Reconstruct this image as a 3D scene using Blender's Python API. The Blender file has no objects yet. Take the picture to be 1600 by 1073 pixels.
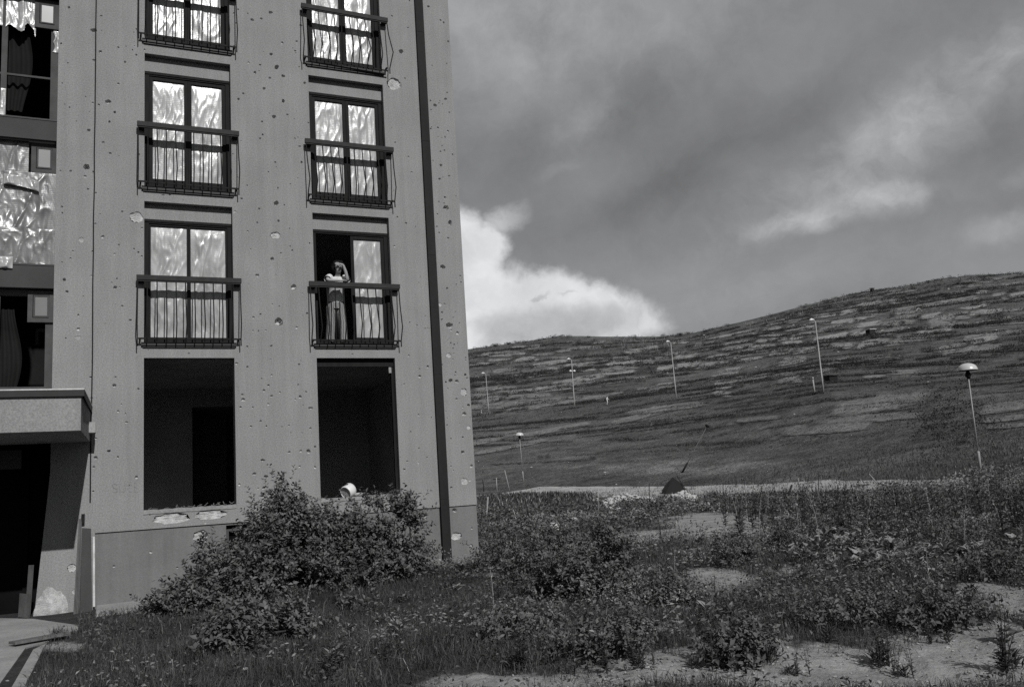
import bpy, math, random
import numpy as np
from mathutils import Vector, Matrix
from mathutils.geometry import delaunay_2d_cdt
R_ = math.radians
SC = bpy.context.scene
COL = SC.collection
rng = np.random.default_rng(7)
random.seed(7)

# ------------------------------------------------------------------ camera
CAM = np.array([-6.428, -16.005, 0.0286])
F = 1362.2                                   # focal length in pixels of the 1600 px wide photograph
_y, _p, _r = R_(-24.8335), R_(9.1938), R_(-3.7788)
FW = np.array([-math.sin(_y)*math.cos(_p), math.cos(_y)*math.cos(_p), math.sin(_p)])
_rt = np.array([math.cos(_y), math.sin(_y), 0.0]); _up = np.cross(_rt, FW)
RT = math.cos(_r)*_rt + math.sin(_r)*_up
UP = -math.sin(_r)*_rt + math.cos(_r)*_up
cd = bpy.data.cameras.new('camera'); cam = bpy.data.objects.new('camera', cd); COL.objects.link(cam)
cd.sensor_width = 36; cd.lens = F/1600*36; cd.clip_start = 0.1; cd.clip_end = 5000
cam.matrix_world = Matrix(((RT[0], UP[0], -FW[0], CAM[0]), (RT[1], UP[1], -FW[1], CAM[1]), (RT[2], UP[2], -FW[2], CAM[2]), (0, 0, 0, 1)))
SC.camera = cam

def ray(px, py): return FW + RT*((px-800)/F) + UP*((536.5-py)/F)
def atY(px, py, Y=0.0):
    d = ray(px, py); return CAM + d*((Y-CAM[1])/d[1])
def atZ(px, py, Z):
    d = ray(px, py); return CAM + d*((Z-CAM[2])/d[2])
def proj(P):
    d = np.asarray(P, float)-CAM; w = d@FW
    w = np.where(np.abs(w) < 1e-3, 1e-3, w)
    return 800+F*(d@RT)/w, 536.5-F*(d@UP)/w, w

# ------------------------------------------------------------------ view, sun, sky
SC.view_settings.view_transform = 'Standard'; SC.view_settings.look = 'None'
SC.view_settings.exposure = 0.0; SC.view_settings.gamma = 1.0
SC.view_settings.use_curve_mapping = False
SC.cycles.max_bounces = 5; SC.cycles.diffuse_bounces = 3; SC.cycles.glossy_bounces = 2; SC.cycles.transmission_bounces = 3
SC.cycles.use_denoising = False
SC.cycles.caustics_reflective = False; SC.cycles.caustics_refractive = False
SUN_EL, SUN_AZ = R_(36.5), R_(3.6)           # azimuth from the facade normal (-Y) towards +X
sdir = Vector((math.sin(SUN_AZ)*math.cos(SUN_EL), -math.cos(SUN_AZ)*math.cos(SUN_EL), math.sin(SUN_EL)))
sl = bpy.data.lights.new('sun', 'SUN'); sl.energy = 4.3; sl.angle = R_(0.53); sl.color = (1, 0.995, 0.985)
so = bpy.data.objects.new('sun', sl); COL.objects.link(so); so.rotation_euler = sdir.to_track_quat('Z', 'Y').to_euler()
so.location = (0, -30, 40)

def build_world():
    w = bpy.data.worlds.new('World'); SC.world = w; w.use_nodes = True
    nt = w.node_tree; N = nt.nodes; L = nt.links; N.clear()
    def n(t, **k):
        o = N.new(t)
        for a, b in k.items(): setattr(o, a, b)
        return o
    def mth(op, a, b=None, c=None):
        o = n('ShaderNodeMath', operation=op)
        for i, v in enumerate((a, b, c)):
            if v is None: continue
            if isinstance(v, (int, float)): o.inputs[i].default_value = v
            else: L.new(v, o.inputs[i])
        return o.outputs[0]
    sky = n('ShaderNodeTexSky', sky_type='NISHITA'); sky.sun_disc = False
    sky.sun_elevation = SUN_EL; sky.sun_rotation = math.pi - SUN_AZ
    sky.altitude = 600; sky.dust_density = 1.2
    bw = n('ShaderNodeRGBToBW'); L.new(sky.outputs[0], bw.inputs[0])
    tc = n('ShaderNodeTexCoord'); D = tc.outputs['Generated']
    fh = Vector((-math.sin(_y), math.cos(_y), 0)); rh = Vector((math.cos(_y), math.sin(_y), 0))
    def dot(v):
        o = n('ShaderNodeVectorMath', operation='DOT_PRODUCT'); L.new(D, o.inputs[0]); o.inputs[1].default_value = v
        return o.outputs['Value']
    a, b, c = dot(rh), dot((0, 0, 1)), dot(fh)
    cx = n('ShaderNodeCombineXYZ'); L.new(a, cx.inputs[0]); L.new(b, cx.inputs[1]); L.new(c, cx.inputs[2])
    P = cx.outputs[0]
    def noise(vec, scale, detail=5, rough=.55, dist=0.0, out='Fac'):
        o = n('ShaderNodeTexNoise'); o.inputs['Scale'].default_value = scale; o.inputs['Detail'].default_value = detail
        o.inputs['Roughness'].default_value = rough; o.inputs['Distortion'].default_value = dist
        L.new(vec, o.inputs['Vector']); return o.outputs[out]
    def warp(vec, scale, amp, detail=4):
        col = noise(vec, scale, detail, .6, 0, 'Color')
        s = n('ShaderNodeVectorMath', operation='SUBTRACT'); L.new(col, s.inputs[0]); s.inputs[1].default_value = (.5, .5, .5)
        m = n('ShaderNodeVectorMath', operation='SCALE'); L.new(s.outputs[0], m.inputs[0]); m.inputs['Scale'].default_value = amp
        t = n('ShaderNodeVectorMath', operation='ADD'); L.new(vec, t.inputs[0]); L.new(m.outputs[0], t.inputs[1])
        return t.outputs[0]
    def ab(px, py):
        d = ray(px, py); d = d/np.linalg.norm(d); return float(d@np.array(rh)), float(d[2]), float(d@np.array(fh))
    front = n('ShaderNodeMapRange', interpolation_type='SMOOTHSTEP'); L.new(c, front.inputs[0])
    front.inputs[1].default_value = .15; front.inputs[2].default_value = .5
    def blob(vec, px, py, rx, ry, rot, inner):
        # an elongated cloud body: soft ellipse round one direction of the sky
        A = ab(px, py)
        m = n('ShaderNodeMapping', vector_type='TEXTURE')
        k = 1/F*.93
        m.inputs['Location'].default_value = (A[0], A[1], 0); m.inputs['Rotation'].default_value = (0, 0, R_(rot))
        m.inputs['Scale'].default_value = (rx*k, ry*k, 1)
        s = n('ShaderNodeSeparateXYZ'); L.new(vec, s.inputs[0])
        q = n('ShaderNodeCombineXYZ'); L.new(s.outputs[0], q.inputs[0]); L.new(s.outputs[1], q.inputs[1])
        L.new(q.outputs[0], m.inputs['Vector'])
        l = n('ShaderNodeVectorMath', operation='LENGTH'); L.new(m.outputs[0], l.inputs[0])
        r = n('ShaderNodeMapRange', interpolation_type='SMOOTHSTEP'); L.new(l.outputs['Value'], r.inputs[0])
        r.inputs[1].default_value = 1.0; r.inputs[2].default_value = inner; r.inputs[3].default_value = 0; r.inputs[4].default_value = 1
        return mth('MULTIPLY', r.outputs[0], front.outputs[0])
    Ws = warp(warp(P, 5, .055), 20, .03)      # for soft high cloud
    Wc = warp(warp(P, 11, .040, 5), 45, .022, 6)     # for the cumulus edge
    # soft high cloud veils: streaks running up to the right, over the whole sky
    mp = n('ShaderNodeMapping'); mp.inputs['Rotation'].default_value = (0, 0, R_(-24)); mp.inputs['Scale'].default_value = (.55, 1.6, 1)
    L.new(Ws, mp.inputs['Vector'])
    streak = noise(mp.outputs[0], 3.2, 5, .5)
    st = n('ShaderNodeMapRange'); L.new(streak, st.inputs[0]); st.inputs[1].default_value = .35; st.inputs[2].default_value = .72
    st.inputs[3].default_value = -.10; st.inputs[4].default_value = .42
    tot = st.outputs[0]
    puff = noise(Ws, 8, 9, .66)
    pfm = n('ShaderNodeMapRange'); L.new(puff, pfm.inputs[0]); pfm.inputs[1].default_value = .36; pfm.inputs[2].default_value = .66; pfm.inputs[3].default_value = .45; pfm.inputs[4].default_value = 1.5
    for px, py, rx, ry, rot, inn, amp in [
        (760, -10, 420, 240, -8, .0, .95), (1120, 30, 260, 100, 20, .0, .35),
        (1420, 190, 430, 95, 24, .0, .85), (1560, 90, 240, 70, 22, .0, .55), (1340, 270, 300, 80, 22, .0, .45),
        (915, 195, 100, 55, 26, .0, .55), (885, 262, 60, 18, 10, .0, .35),
        (1320, 330, 165, 36, 0, .2, .8), (1370, 305, 80, 32, -6, .2, .9), (1225, 352, 105, 26, -6, .1, .9),
        (1585, 350, 90, 34, 10, .1, .75), (1600, 275, 40, 18, 10, .0, .4),
        (1150, 470, 260, 60, 12, .0, .25), (1040, 130, 320, 60, 24, .0, -.35), (1100, 250, 330, 60, 25, .0, -.5),
        (960, 350, 330, 90, 8, .0, -.3)]:
        bl = blob(Ws, px, py, rx, ry, rot, inn)
        if amp > 0: bl = mth('MULTIPLY', bl, pfm.outputs[0])
        tot = mth('MULTIPLY_ADD', bl, amp if amp > 0 else amp*.7, tot)
    pf = n('ShaderNodeMapRange'); L.new(puff, pf.inputs[0]); pf.inputs[1].default_value = .3; pf.inputs[2].default_value = .75; pf.inputs[3].default_value = -.22; pf.inputs[4].default_value = .34
    tot = mth('ADD', tot, pf.outputs[0])
    # the bright cumulus standing behind the hill at the corner of the house
    cum = None
    for px, py, rx, ry, rot, inn in [
        (712, 395, 95, 92, 0, .55), (745, 470, 125, 92, -12, .6), (785, 347, 66, 32, 18, .0), (765, 375, 50, 45, 10, .3),
        (850, 482, 160, 72, -12, .6), (925, 488, 105, 56, -14, .55), (965, 500, 85, 62, -20, .25), (890, 540, 190, 66, 0, .3), (690, 540, 180, 110, 0, .6), (1010, 500, 60, 40, -20, .0)]:
        m = blob(Wc, px, py, rx, ry, rot, inn)
        if px in (785, 815): m = mth('MULTIPLY', m, .55)
        cum = m if cum is None else mth('MAXIMUM', cum, m)
    inner = noise(Wc, 7, 6, .6)
    body = n('ShaderNodeMapRange'); L.new(inner, body.inputs[0]); body.inputs[1].default_value = .3; body.inputs[2].default_value = .7
    body.inputs[3].default_value = 5.6; body.inputs[4].default_value = 8.8
    # greyer base of the cumulus: a belt of thinner cloud in front of it
    belt = blob(Ws, 850, 506, 230, 46, 4, .3)
    bodyv = mth('MULTIPLY_ADD', belt, -2.6, body.outputs[0])
    for px, py, rx, ry, am in ((840, 461, 26, 6, -1.6), (880, 462, 22, 5, -1.3), (780, 410, 60, 50, .9), (735, 530, 40, 30, 1.3)):
        bodyv = mth('MULTIPLY_ADD', blob(Wc, px, py, rx, ry, 0, .1), am, bodyv)
    base = mth('MULTIPLY_ADD', bw.outputs[0], .14, 1.85)
    base = mth('MAXIMUM', mth('MULTIPLY_ADD', tot, 1.15, base), 1.4)
    mix = n('ShaderNodeMix', data_type='FLOAT'); L.new(cum, mix.inputs[0]); L.new(base, mix.inputs[2]); L.new(bodyv, mix.inputs[3])
    bg = n('ShaderNodeBackground'); bg.inputs[1].default_value = 0.1
    # cast of the print: very slightly cool
    cc = n('ShaderNodeCombineColor'); L.new(mth('MULTIPLY', mix.outputs[0], .985), cc.inputs[0]); L.new(mix.outputs[0], cc.inputs[1]); L.new(mth('MULTIPLY', mix.outputs[0], 1.02), cc.inputs[2])
    L.new(cc.outputs[0], bg.inputs[0])
    w.cycles.sampling_method = 'NONE'
    out = n('ShaderNodeOutputWorld'); L.new(bg.outputs[0], out.inputs[0])
build_world()

# ------------------------------------------------------------------ helpers
def tag(o, label=None, cat=None, group=None, kind=None):
    if label: o['label'] = label
    if cat: o['category'] = cat
    if group: o['group'] = group
    if kind: o['kind'] = kind
    return o
def empty(name, loc, label=None, cat=None, group=None):
    o = bpy.data.objects.new(name, None); COL.objects.link(o); o.location = loc; o.empty_display_size = .2
    return tag(o, label, cat, group)
def link(name, me, parent=None, at_world=True):
    o = bpy.data.objects.new(name, me); COL.objects.link(o)
    if parent is not None:
        o.parent = parent
        if at_world and parent.type == 'EMPTY': o.location = -parent.location   # meshes are written in world coordinates
    return o
def copy_thing(root, loc=None, rotz=None, scale=None):
    c = root.copy(); COL.objects.link(c)
    if loc is not None: c.location = loc
    if rotz is not None: c.rotation_euler = (0, 0, rotz)
    if scale is not None: c.scale = (scale,)*3 if np.isscalar(scale) else scale
    for ch in root.children:
        d = ch.copy(); COL.objects.link(d); d.parent = c
        for g in ch.children:
            e = g.copy(); COL.objects.link(e); e.parent = d
    return c
def np_mesh(name, V, Fc, mats, smooth=False, midx=None):
    V = np.asarray(V, np.float32); Fc = np.asarray(Fc, np.int32); k = Fc.shape[1]; m = len(Fc)
    me = bpy.data.meshes.new(name); me.vertices.add(len(V)); me.vertices.foreach_set('co', V.ravel())
    me.loops.add(m*k); me.loops.foreach_set('vertex_index', Fc.ravel()); me.polygons.add(m)
    me.polygons.foreach_set('loop_start', np.arange(0, m*k, k, dtype=np.int32))
    for a in mats: me.materials.append(a)
    if midx is not None: me.polygons.foreach_set('material_index', np.asarray(midx, np.int32))
    if smooth: me.polygons.foreach_set('use_smooth', np.ones(m, bool))
    me.update(); me.validate(); return me
class B:
    def __init__(s): s.v = []; s.f = []; s.m = []; s.mi = 0
    def add(s, vs, fs):
        k = len(s.v); s.v += [tuple(map(float, p)) for p in vs]; s.f += [tuple(i+k for i in f) for f in fs]; s.m += [s.mi]*len(fs); return s
    def box(s, x0, x1, y0, y1, z0, z1):
        return s.add([(x0,y0,z0),(x1,y0,z0),(x1,y1,z0),(x0,y1,z0),(x0,y0,z1),(x1,y0,z1),(x1,y1,z1),(x0,y1,z1)],
                     [(0,3,2,1),(4,5,6,7),(0,1,5,4),(1,2,6,5),(2,3,7,6),(3,0,4,7)])
    def quad(s, *p): return s.add(p, [tuple(range(len(p)))])
    def beam(s, p, q, w, h=None, up=(0, 0, 1)):
        h = h or w; p = Vector(p); q = Vector(q); d = (q-p).normalized(); u = Vector(up)
        if abs(d.dot(u)) > .95: u = Vector((0, 1, 0))
        x = d.cross(u).normalized()*(w/2); z = x.cross(d).normalized()*(h/2)
        return s.add([p-x-z, p+x-z, p+x+z, p-x+z, q-x-z, q+x-z, q+x+z, q-x+z],
                     [(3,2,1,0),(4,5,6,7),(0,1,5,4),(1,2,6,5),(2,3,7,6),(3,0,4,7)])
    def tube(s, pts, rad, n=8, cap=True):
        pts = [Vector(p) for p in pts]; rad = [rad]*len(pts) if np.isscalar(rad) else rad
        ref = Vector((.3, .9, .2)); rings = []
        vs = []
        for i, p in enumerate(pts):
            d = (pts[min(i+1, len(pts)-1)]-pts[max(i-1, 0)]).normalized()
            x = d.cross(ref)
            if x.length < .1: x = d.cross(Vector((1, 0, 0)))
            x.normalize(); y = d.cross(x)
            for k in range(n):
                a = 2*math.pi*k/n; vs.append(p+(x*math.cos(a)+y*math.sin(a))*rad[i])
        fs = []
        for i in range(len(pts)-1):
            for k in range(n):
                fs.append((i*n+k, i*n+(k+1) % n, (i+1)*n+(k+1) % n, (i+1)*n+k))
        if cap: fs += [tuple(range(n))[::-1], tuple((len(pts)-1)*n+k for k in range(n))]
        return s.add(vs, fs)
    def mesh(s, name, mats, smooth=False):
        me = bpy.data.meshes.new(name); me.from_pydata(s.v, [], s.f)
        mats = mats if isinstance(mats, (list, tuple)) else [mats]
        for a in mats: me.materials.append(a)
        me.polygons.foreach_set('material_index', s.m)
        if smooth: me.polygons.foreach_set('use_smooth', [True]*len(s.f))
        me.update(); return me
    def build(s, name, mats, parent=None, smooth=False): return link(name, s.mesh(name, mats, smooth), parent)

# value noise on a lattice, vectorised
def _h(i, j, s): 
    n = (i*374761393 + j*668265263 + s*974711) & 0x7fffffff
    n = ((n ^ (n >> 13))*1274126177) & 0x7fffffff
    return ((n ^ (n >> 16)) & 0xffff)/65535.0
def vnoise(x, y, s=0):
    x = np.asarray(x, float); y = np.asarray(y, float); i = np.floor(x).astype(np.int64); j = np.floor(y).astype(np.int64)
    u = x-i; v = y-j; u = u*u*(3-2*u); v = v*v*(3-2*v)
    return (_h(i,j,s)*(1-u)+_h(i+1,j,s)*u)*(1-v)+(_h(i,j+1,s)*(1-u)+_h(i+1,j+1,s)*u)*v
def fbm(x, y, s=0, o=4):
    t = 0; a = .5; x = np.asarray(x, float); y = np.asarray(y, float)
    for k in range(o): t = t+a*vnoise(x, y, s+k*17); x = x*2.03+3.1; y = y*2.03+1.7; a *= .5
    return t/(1-.5**o)
def sstep(a, b, x):
    t = np.clip((x-a)/(b-a), 0, 1); return t*t*(3-2*t)

# ------------------------------------------------------------------ materials
def material(name, c, var=.15, sc=3.0, fine=.1, fsc=60, rough=.9, spec=.15, bump=0.0, bsc=40, stretch=(1, 1, 1), island=0.0, trans=0.0, metal=0.0):
    c = c*.66
    m = bpy.data.materials.new(name); m.use_nodes = True; nt = m.node_tree; N = nt.nodes; L = nt.links
    bs = N['Principled BSDF']; bs.inputs['Roughness'].default_value = rough; bs.inputs['Specular IOR Level'].default_value = spec
    bs.inputs['Metallic'].default_value = metal
    tc = N.new('ShaderNodeTexCoord'); mp = N.new('ShaderNodeMapping'); mp.inputs['Scale'].default_value = stretch
    L.new(tc.outputs['Object'], mp.inputs['Vector'])
    def noise(s, d):
        o = N.new('ShaderNodeTexNoise'); o.inputs['Scale'].default_value = s; o.inputs['Detail'].default_value = d; o.inputs['Roughness'].default_value = .6
        L.new(mp.outputs[0], o.inputs['Vector']); return o.outputs['Fac']
    def mr(v, lo, hi, a=.3, b=.7):
        o = N.new('ShaderNodeMapRange'); L.new(v, o.inputs[0]); o.inputs[1].default_value = a; o.inputs[2].default_value = b
        o.inputs[3].default_value = lo; o.inputs[4].default_value = hi; return o.outputs[0]
    def mul(a, b):
        o = N.new('ShaderNodeMath'); o.operation = 'MULTIPLY'; L.new(a, o.inputs[0])
        if isinstance(b, float): o.inputs[1].default_value = b
        else: L.new(b, o.inputs[1])
        return o.outputs[0]
    v = mr(noise(sc, 5), c*(1-var), c*(1+var))
    if fine: v = mul(v, mr(noise(fsc, 2), 1-fine, 1+fine))
    if island:
        g = N.new('ShaderNodeNewGeometry'); v = mul(v, mr(g.outputs['Random Per Island'], 1-island, 1+island, 0, 1))
    L.new(v, bs.inputs['Base Color'])
    if bump:
        bp = N.new('ShaderNodeBump'); bp.inputs['Strength'].default_value = bump; bp.inputs['Distance'].default_value = .02
        L.new(noise(bsc, 4), bp.inputs['Height']); L.new(bp.outputs[0], bs.inputs['Normal'])
    if trans:
        tr = N.new('ShaderNodeBsdfTranslucent'); L.new(v, tr.inputs[0]); mx = N.new('ShaderNodeMixShader'); mx.inputs[0].default_value = trans
        L.new(bs.outputs[0], mx.inputs[1]); L.new(tr.outputs[0], mx.inputs[2]); L.new(mx.outputs[0], N['Material Output'].inputs[0])
    m['noise_hook'] = 1
    return m
M = {}
M['render'] = material('wall_render', .30, .07, 1.1, .22, 48, .95, .1, .3, 90)
def streaks(m, amt):
    nt = m.node_tree; N = nt.nodes; L = nt.links; bs = N['Principled BSDF']; src = bs.inputs['Base Color'].links[0].from_socket; tc = N.new('ShaderNodeTexCoord'); mp = N.new('ShaderNodeMapping'); mp.inputs['Scale'].default_value = (3.2, 3.2, .22); L.new(tc.outputs['Object'], mp.inputs['Vector'])
    o = N.new('ShaderNodeTexNoise'); o.inputs['Scale'].default_value = 2.0; o.inputs['Detail'].default_value = 6; o.inputs['Roughness'].default_value = .65; L.new(mp.outputs[0], o.inputs['Vector'])
    r = N.new('ShaderNodeMapRange'); L.new(o.outputs['Fac'], r.inputs[0]); r.inputs[1].default_value = .3; r.inputs[2].default_value = .7; r.inputs[3].default_value = 1-amt; r.inputs[4].default_value = 1+amt*.6
    q = N.new('ShaderNodeMath'); q.operation = 'MULTIPLY'; L.new(src, q.inputs[0]); L.new(r.outputs[0], q.inputs[1]); L.new(q.outputs[0], bs.inputs['Base Color'])
streaks(M['render'], .10)
M['plinth'] = material('plinth_paint', .195, .09, 1.5, .12, 60, .9, .15, .2, 90)
streaks(M['plinth'], .12)
M['plaster'] = material('broken_plaster', .50, .35, 9, .2, 70, .95, .05, .6, 60)
M['pit'] = material('bullet_pit_mortar', .56, .25, 12, .2, 80, .95, .05, .4, 80)
M['reveal'] = material('reveal_render', .27, .08, 2, .1, 60)
M['frame'] = material('dark_window_frame', .017, .3, 6, .15, 60, .7, .08, stretch=(4, 4, .5))
M['rail'] = material('painted_rail', .034, .25, 8, .15, 60, .65, .12)
M['bar'] = material('iron_bar', .014, .3, 12, .1, 60, .7, .12)
M['spandrel'] = material('grey_spandrel', .068, .12, 2, .12, 60, .85)
M['bayframe'] = material('grey_bay_frame', .085, .2, 4, .12, 60, .8)
M['bayglass'] = material('dusty_vent_pane', .17, .1, 3, .06, 60, .35, .5)
M['room'] = material('dim_room_plaster', .55, .15, 1.2, .1, 30)
M['roomdark'] = material('dim_room_floor', .22, .2, 2, .1, 30)
M['shade_curtain'] = material('stairwell_shade_curtain', .013, .3, 2, .1, 30)  # shade inside the stairwell put into its colour; also the dark curtain
M['void'] = material('unlit_depth_black', .006, .4, 2, .1, 30, .8, .05)  # near-black colour stands in for the unlit depth behind openings
M['pipe'] = material('dark_downpipe', .026, .2, 2.5, .12, 60, .75, .08, stretch=(1, 1, .3))
M['tin'] = material('bright_tin_flashing', .62, .2, 6, .1, 40, .5, .4)
M['darktin'] = material('dark_tin', .02, .2, 6, .1, 40, .6, .3)
M['board'] = material('weathered_board', .15, .25, 2.5, .2, 30, .9, .1, .2, 30, stretch=(6, 6, .6))
M['board_dark'] = material('weathered_dark_board', .07, .25, 2.5, .2, 30, .9, .1, .2, 30, stretch=(6, 6, .6))
M['concrete'] = material('worn_concrete', .33, .2, 1.6, .18, 40, .95, .1, .35, 30)
M['white'] = material('white_enamel', .80, .06, 5, .04, 40, .4, .4)
M['cloth_white'] = material('white_cotton', .75, .1, 20, .08, 60)
M['skin'] = material('skin', .38, .08, 20, .05, 60, .6, .3)
M['hair'] = material('dark_hair', .012, .3, 50, .2, 90, .8, .05)
M['stone'] = material('pale_stone', .50, .2, 6, .2, 30, .95, .05, .5, 20)
M['stake'] = material('pale_stake', .34, .25, 4, .2, 30, stretch=(5, 5, .6))
M['stake_dark'] = material('dark_stake', .03, .25, 4, .2, 30, stretch=(5, 5, .6))
M['tarp'] = material('black_tarpaulin', .006, .3, 3, .1, 30, .6, .3)
M['pole'] = material('galvanised_pole', .36, .15, 3, .1, 30, .6, .3)
M['dome'] = material('opal_dome', .60, .08, 3, .05, 30, .3, .5)
M['road'] = material('dusty_gravel_road', .42, .2, .7, .25, 4, .95, .05)
M['bark'] = material('bark', .05, .3, 10, .2, 60)
M['leaf'] = material('shrub_leaf', .135, .35, 2.2, 0, 60, .6, .3, island=.45, trans=.25)
M['leaf_dark'] = material('dark_scrub_leaf', .050, .25, .3, 0, 60, .8, .1, island=.5, trans=.1)
M['grass'] = material('meadow_grass', .092, .45, .9, 0, 60, .8, .15, island=.6, trans=.25)
M['weed'] = material('weed_leaf', .115, .25, 2, 0, 60, .7, .25, island=.5, trans=.2)
M['weed_pale'] = material('pale_weed_leaf', .24, .25, 2, 0, 60, .7, .25, island=.5, trans=.2)
M['straw'] = material('dry_straw', .30, .2, 2, 0, 60, .9, .1, island=.4)

def skirt_material():
    m = material('striped_skirt_cloth', .19, .15, 12, .1, 60); nt = m.node_tree; N = nt.nodes; L = nt.links
    tc = N.new('ShaderNodeTexCoord'); wv = N.new('ShaderNodeTexWave'); wv.inputs['Scale'].default_value = 9; wv.inputs['Distortion'].default_value = 4
    wv.inputs['Detail'].default_value = 2; L.new(tc.outputs['Object'], wv.inputs['Vector'])
    r = N.new('ShaderNodeMapRange'); L.new(wv.outputs['Fac'], r.inputs[0]); r.inputs[3].default_value = .07; r.inputs[4].default_value = .22
    L.new(r.outputs[0], N['Principled BSDF'].inputs['Base Color']); return m
M['skirt'] = skirt_material()

def foil_material(name, lo, hi):
    m = bpy.data.materials.new(name); m.use_nodes = True; nt = m.node_tree; N = nt.nodes; L = nt.links
    bs = N['Principled BSDF']; bs.inputs['Roughness'].default_value = .30; bs.inputs['Specular IOR Level'].default_value = .7
    tc = N.new('ShaderNodeTexCoord'); mp = N.new('ShaderNodeMapping'); mp.inputs['Scale'].default_value = (1.5, 1, .55); mp.inputs['Rotation'].default_value = (0, .3, 0); L.new(tc.outputs['Object'], mp.inputs['Vector'])
    n1 = N.new('ShaderNodeTexNoise'); n1.inputs['Scale'].default_value = 2.4; n1.inputs['Detail'].default_value = 3; n1.inputs['Distortion'].default_value = 1.2
    n2 = N.new('ShaderNodeTexNoise'); n2.inputs['Scale'].default_value = 14; n2.inputs['Detail'].default_value = 3; n2.inputs['Distortion'].default_value = .6
    n3 = N.new('ShaderNodeTexWave'); n3.bands_direction = 'Z'; n3.inputs['Scale'].default_value = 9; n3.inputs['Distortion'].default_value = 3; n3.inputs['Detail'].default_value = 2
    L.new(mp.outputs[0], n1.inputs['Vector']); L.new(mp.outputs[0], n2.inputs['Vector']); L.new(tc.outputs['Object'], n3.inputs['Vector'])
    r = N.new('ShaderNodeMapRange'); L.new(n1.outputs['Fac'], r.inputs[0]); r.inputs[1].default_value = .32; r.inputs[2].default_value = .68
    r.inputs[3].default_value = lo; r.inputs[4].default_value = hi; L.new(r.outputs[0], bs.inputs['Base Color'])
    ad = N.new('ShaderNodeMath'); ad.operation = 'MULTIPLY_ADD'; L.new(n2.outputs['Fac'], ad.inputs[0]); ad.inputs[1].default_value = .30; L.new(n1.outputs['Fac'], ad.inputs[2])
    ae = N.new('ShaderNodeMath'); ae.operation = 'MULTIPLY_ADD'; L.new(n3.outputs['Fac'], ae.inputs[0]); ae.inputs[1].default_value = .018; L.new(ad.outputs[0], ae.inputs[2])
    bp = N.new('ShaderNodeBump'); bp.inputs['Strength'].default_value = .30; bp.inputs['Distance'].default_value = .035
    L.new(ae.outputs[0], bp.inputs['Height']); L.new(bp.outputs[0], bs.inputs['Normal']); return m
M['foil'] = foil_material('plastic_sheet', .19, .32)
M['foil_grey'] = foil_material('grey_plastic_sheet', .07, .17)

def turf_nodes(N, L, noise, mr, mth):
    return mth('MULTIPLY', mth('MULTIPLY', mr(noise(.03, 6), .35, .65, .066, .112), mr(noise(.22, 6, .8), .3, .7, .45, 1.6)), mr(noise(2.5, 3), .3, .7, .75, 1.25))
def ground_material():
    m = bpy.data.materials.new('rough_ground'); m.use_nodes = True; nt = m.node_tree; N = nt.nodes; L = nt.links
    bs = N['Principled BSDF']; bs.inputs['Roughness'].default_value = .95; bs.inputs['Specular IOR Level'].default_value = .05
    tc = N.new('ShaderNodeTexCoord')
    def noise(s, d, ro=.6):
        o = N.new('ShaderNodeTexNoise'); o.inputs['Scale'].default_value = s; o.inputs['Detail'].default_value = d; o.inputs['Roughness'].default_value = ro
        L.new(tc.outputs['Object'], o.inputs['Vector']); return o.outputs['Fac']
    def mr(v, a, b, lo, hi):
        o = N.new('ShaderNodeMapRange'); L.new(v, o.inputs[0])
        for i, x in enumerate((a, b, lo, hi)): o.inputs[i+1].default_value = x
        return o.outputs[0]
    def mth(op, a, b):
        o = N.new('ShaderNodeMath'); o.operation = op; L.new(a, o.inputs[0])
        if isinstance(b, float): o.inputs[1].default_value = b
        else: L.new(b, o.inputs[1])
        return o.outputs[0]
    at = N.new('ShaderNodeAttribute'); at.attribute_name = 'bare'        # where soil lies open
    hl = N.new('ShaderNodeAttribute'); hl.attribute_name = 'hill'        # turf of the hillside
    soil = mth('MULTIPLY', mr(noise(1.3, 6), .3, .7, .16, .27), mr(noise(18, 4), .3, .7, .78, 1.22))
    litter = mth('MULTIPLY', mr(noise(2.0, 6), .3, .7, .024, .052), mr(noise(24, 3), .3, .7, .7, 1.3))
    turf = turf_nodes(N, L, noise, mr, mth)
    x = N.new('ShaderNodeMix'); x.data_type = 'FLOAT'; L.new(hl.outputs['Fac'], x.inputs[0]); L.new(litter, x.inputs[2]); L.new(turf, x.inputs[3])
    b = mr(mth('ADD', at.outputs['Fac'], mr(noise(5, 5), .25, .75, -.25, .25)), .35, .65, 0, 1)
    y = N.new('ShaderNodeMix'); y.data_type = 'FLOAT'; L.new(b, y.inputs[0]); L.new(x.outputs[0], y.inputs[2]); L.new(soil, y.inputs[3])
    L.new(y.outputs[0], bs.inputs['Base Color'])
    bp = N.new('ShaderNodeBump'); bp.inputs['Strength'].default_value = .8; bp.inputs['Distance'].default_value = .06
    L.new(noise(7, 7, .7), bp.inputs['Height'])
    b2 = N.new('ShaderNodeBump'); b2.inputs['Distance'].default_value = 1.4; L.new(hl.outputs['Fac'], b2.inputs['Strength']); L.new(noise(.35, 6, .75), b2.inputs['Height']); L.new(bp.outputs[0], b2.inputs['Normal'])
    L.new(b2.outputs[0], bs.inputs['Normal']); return m
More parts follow.
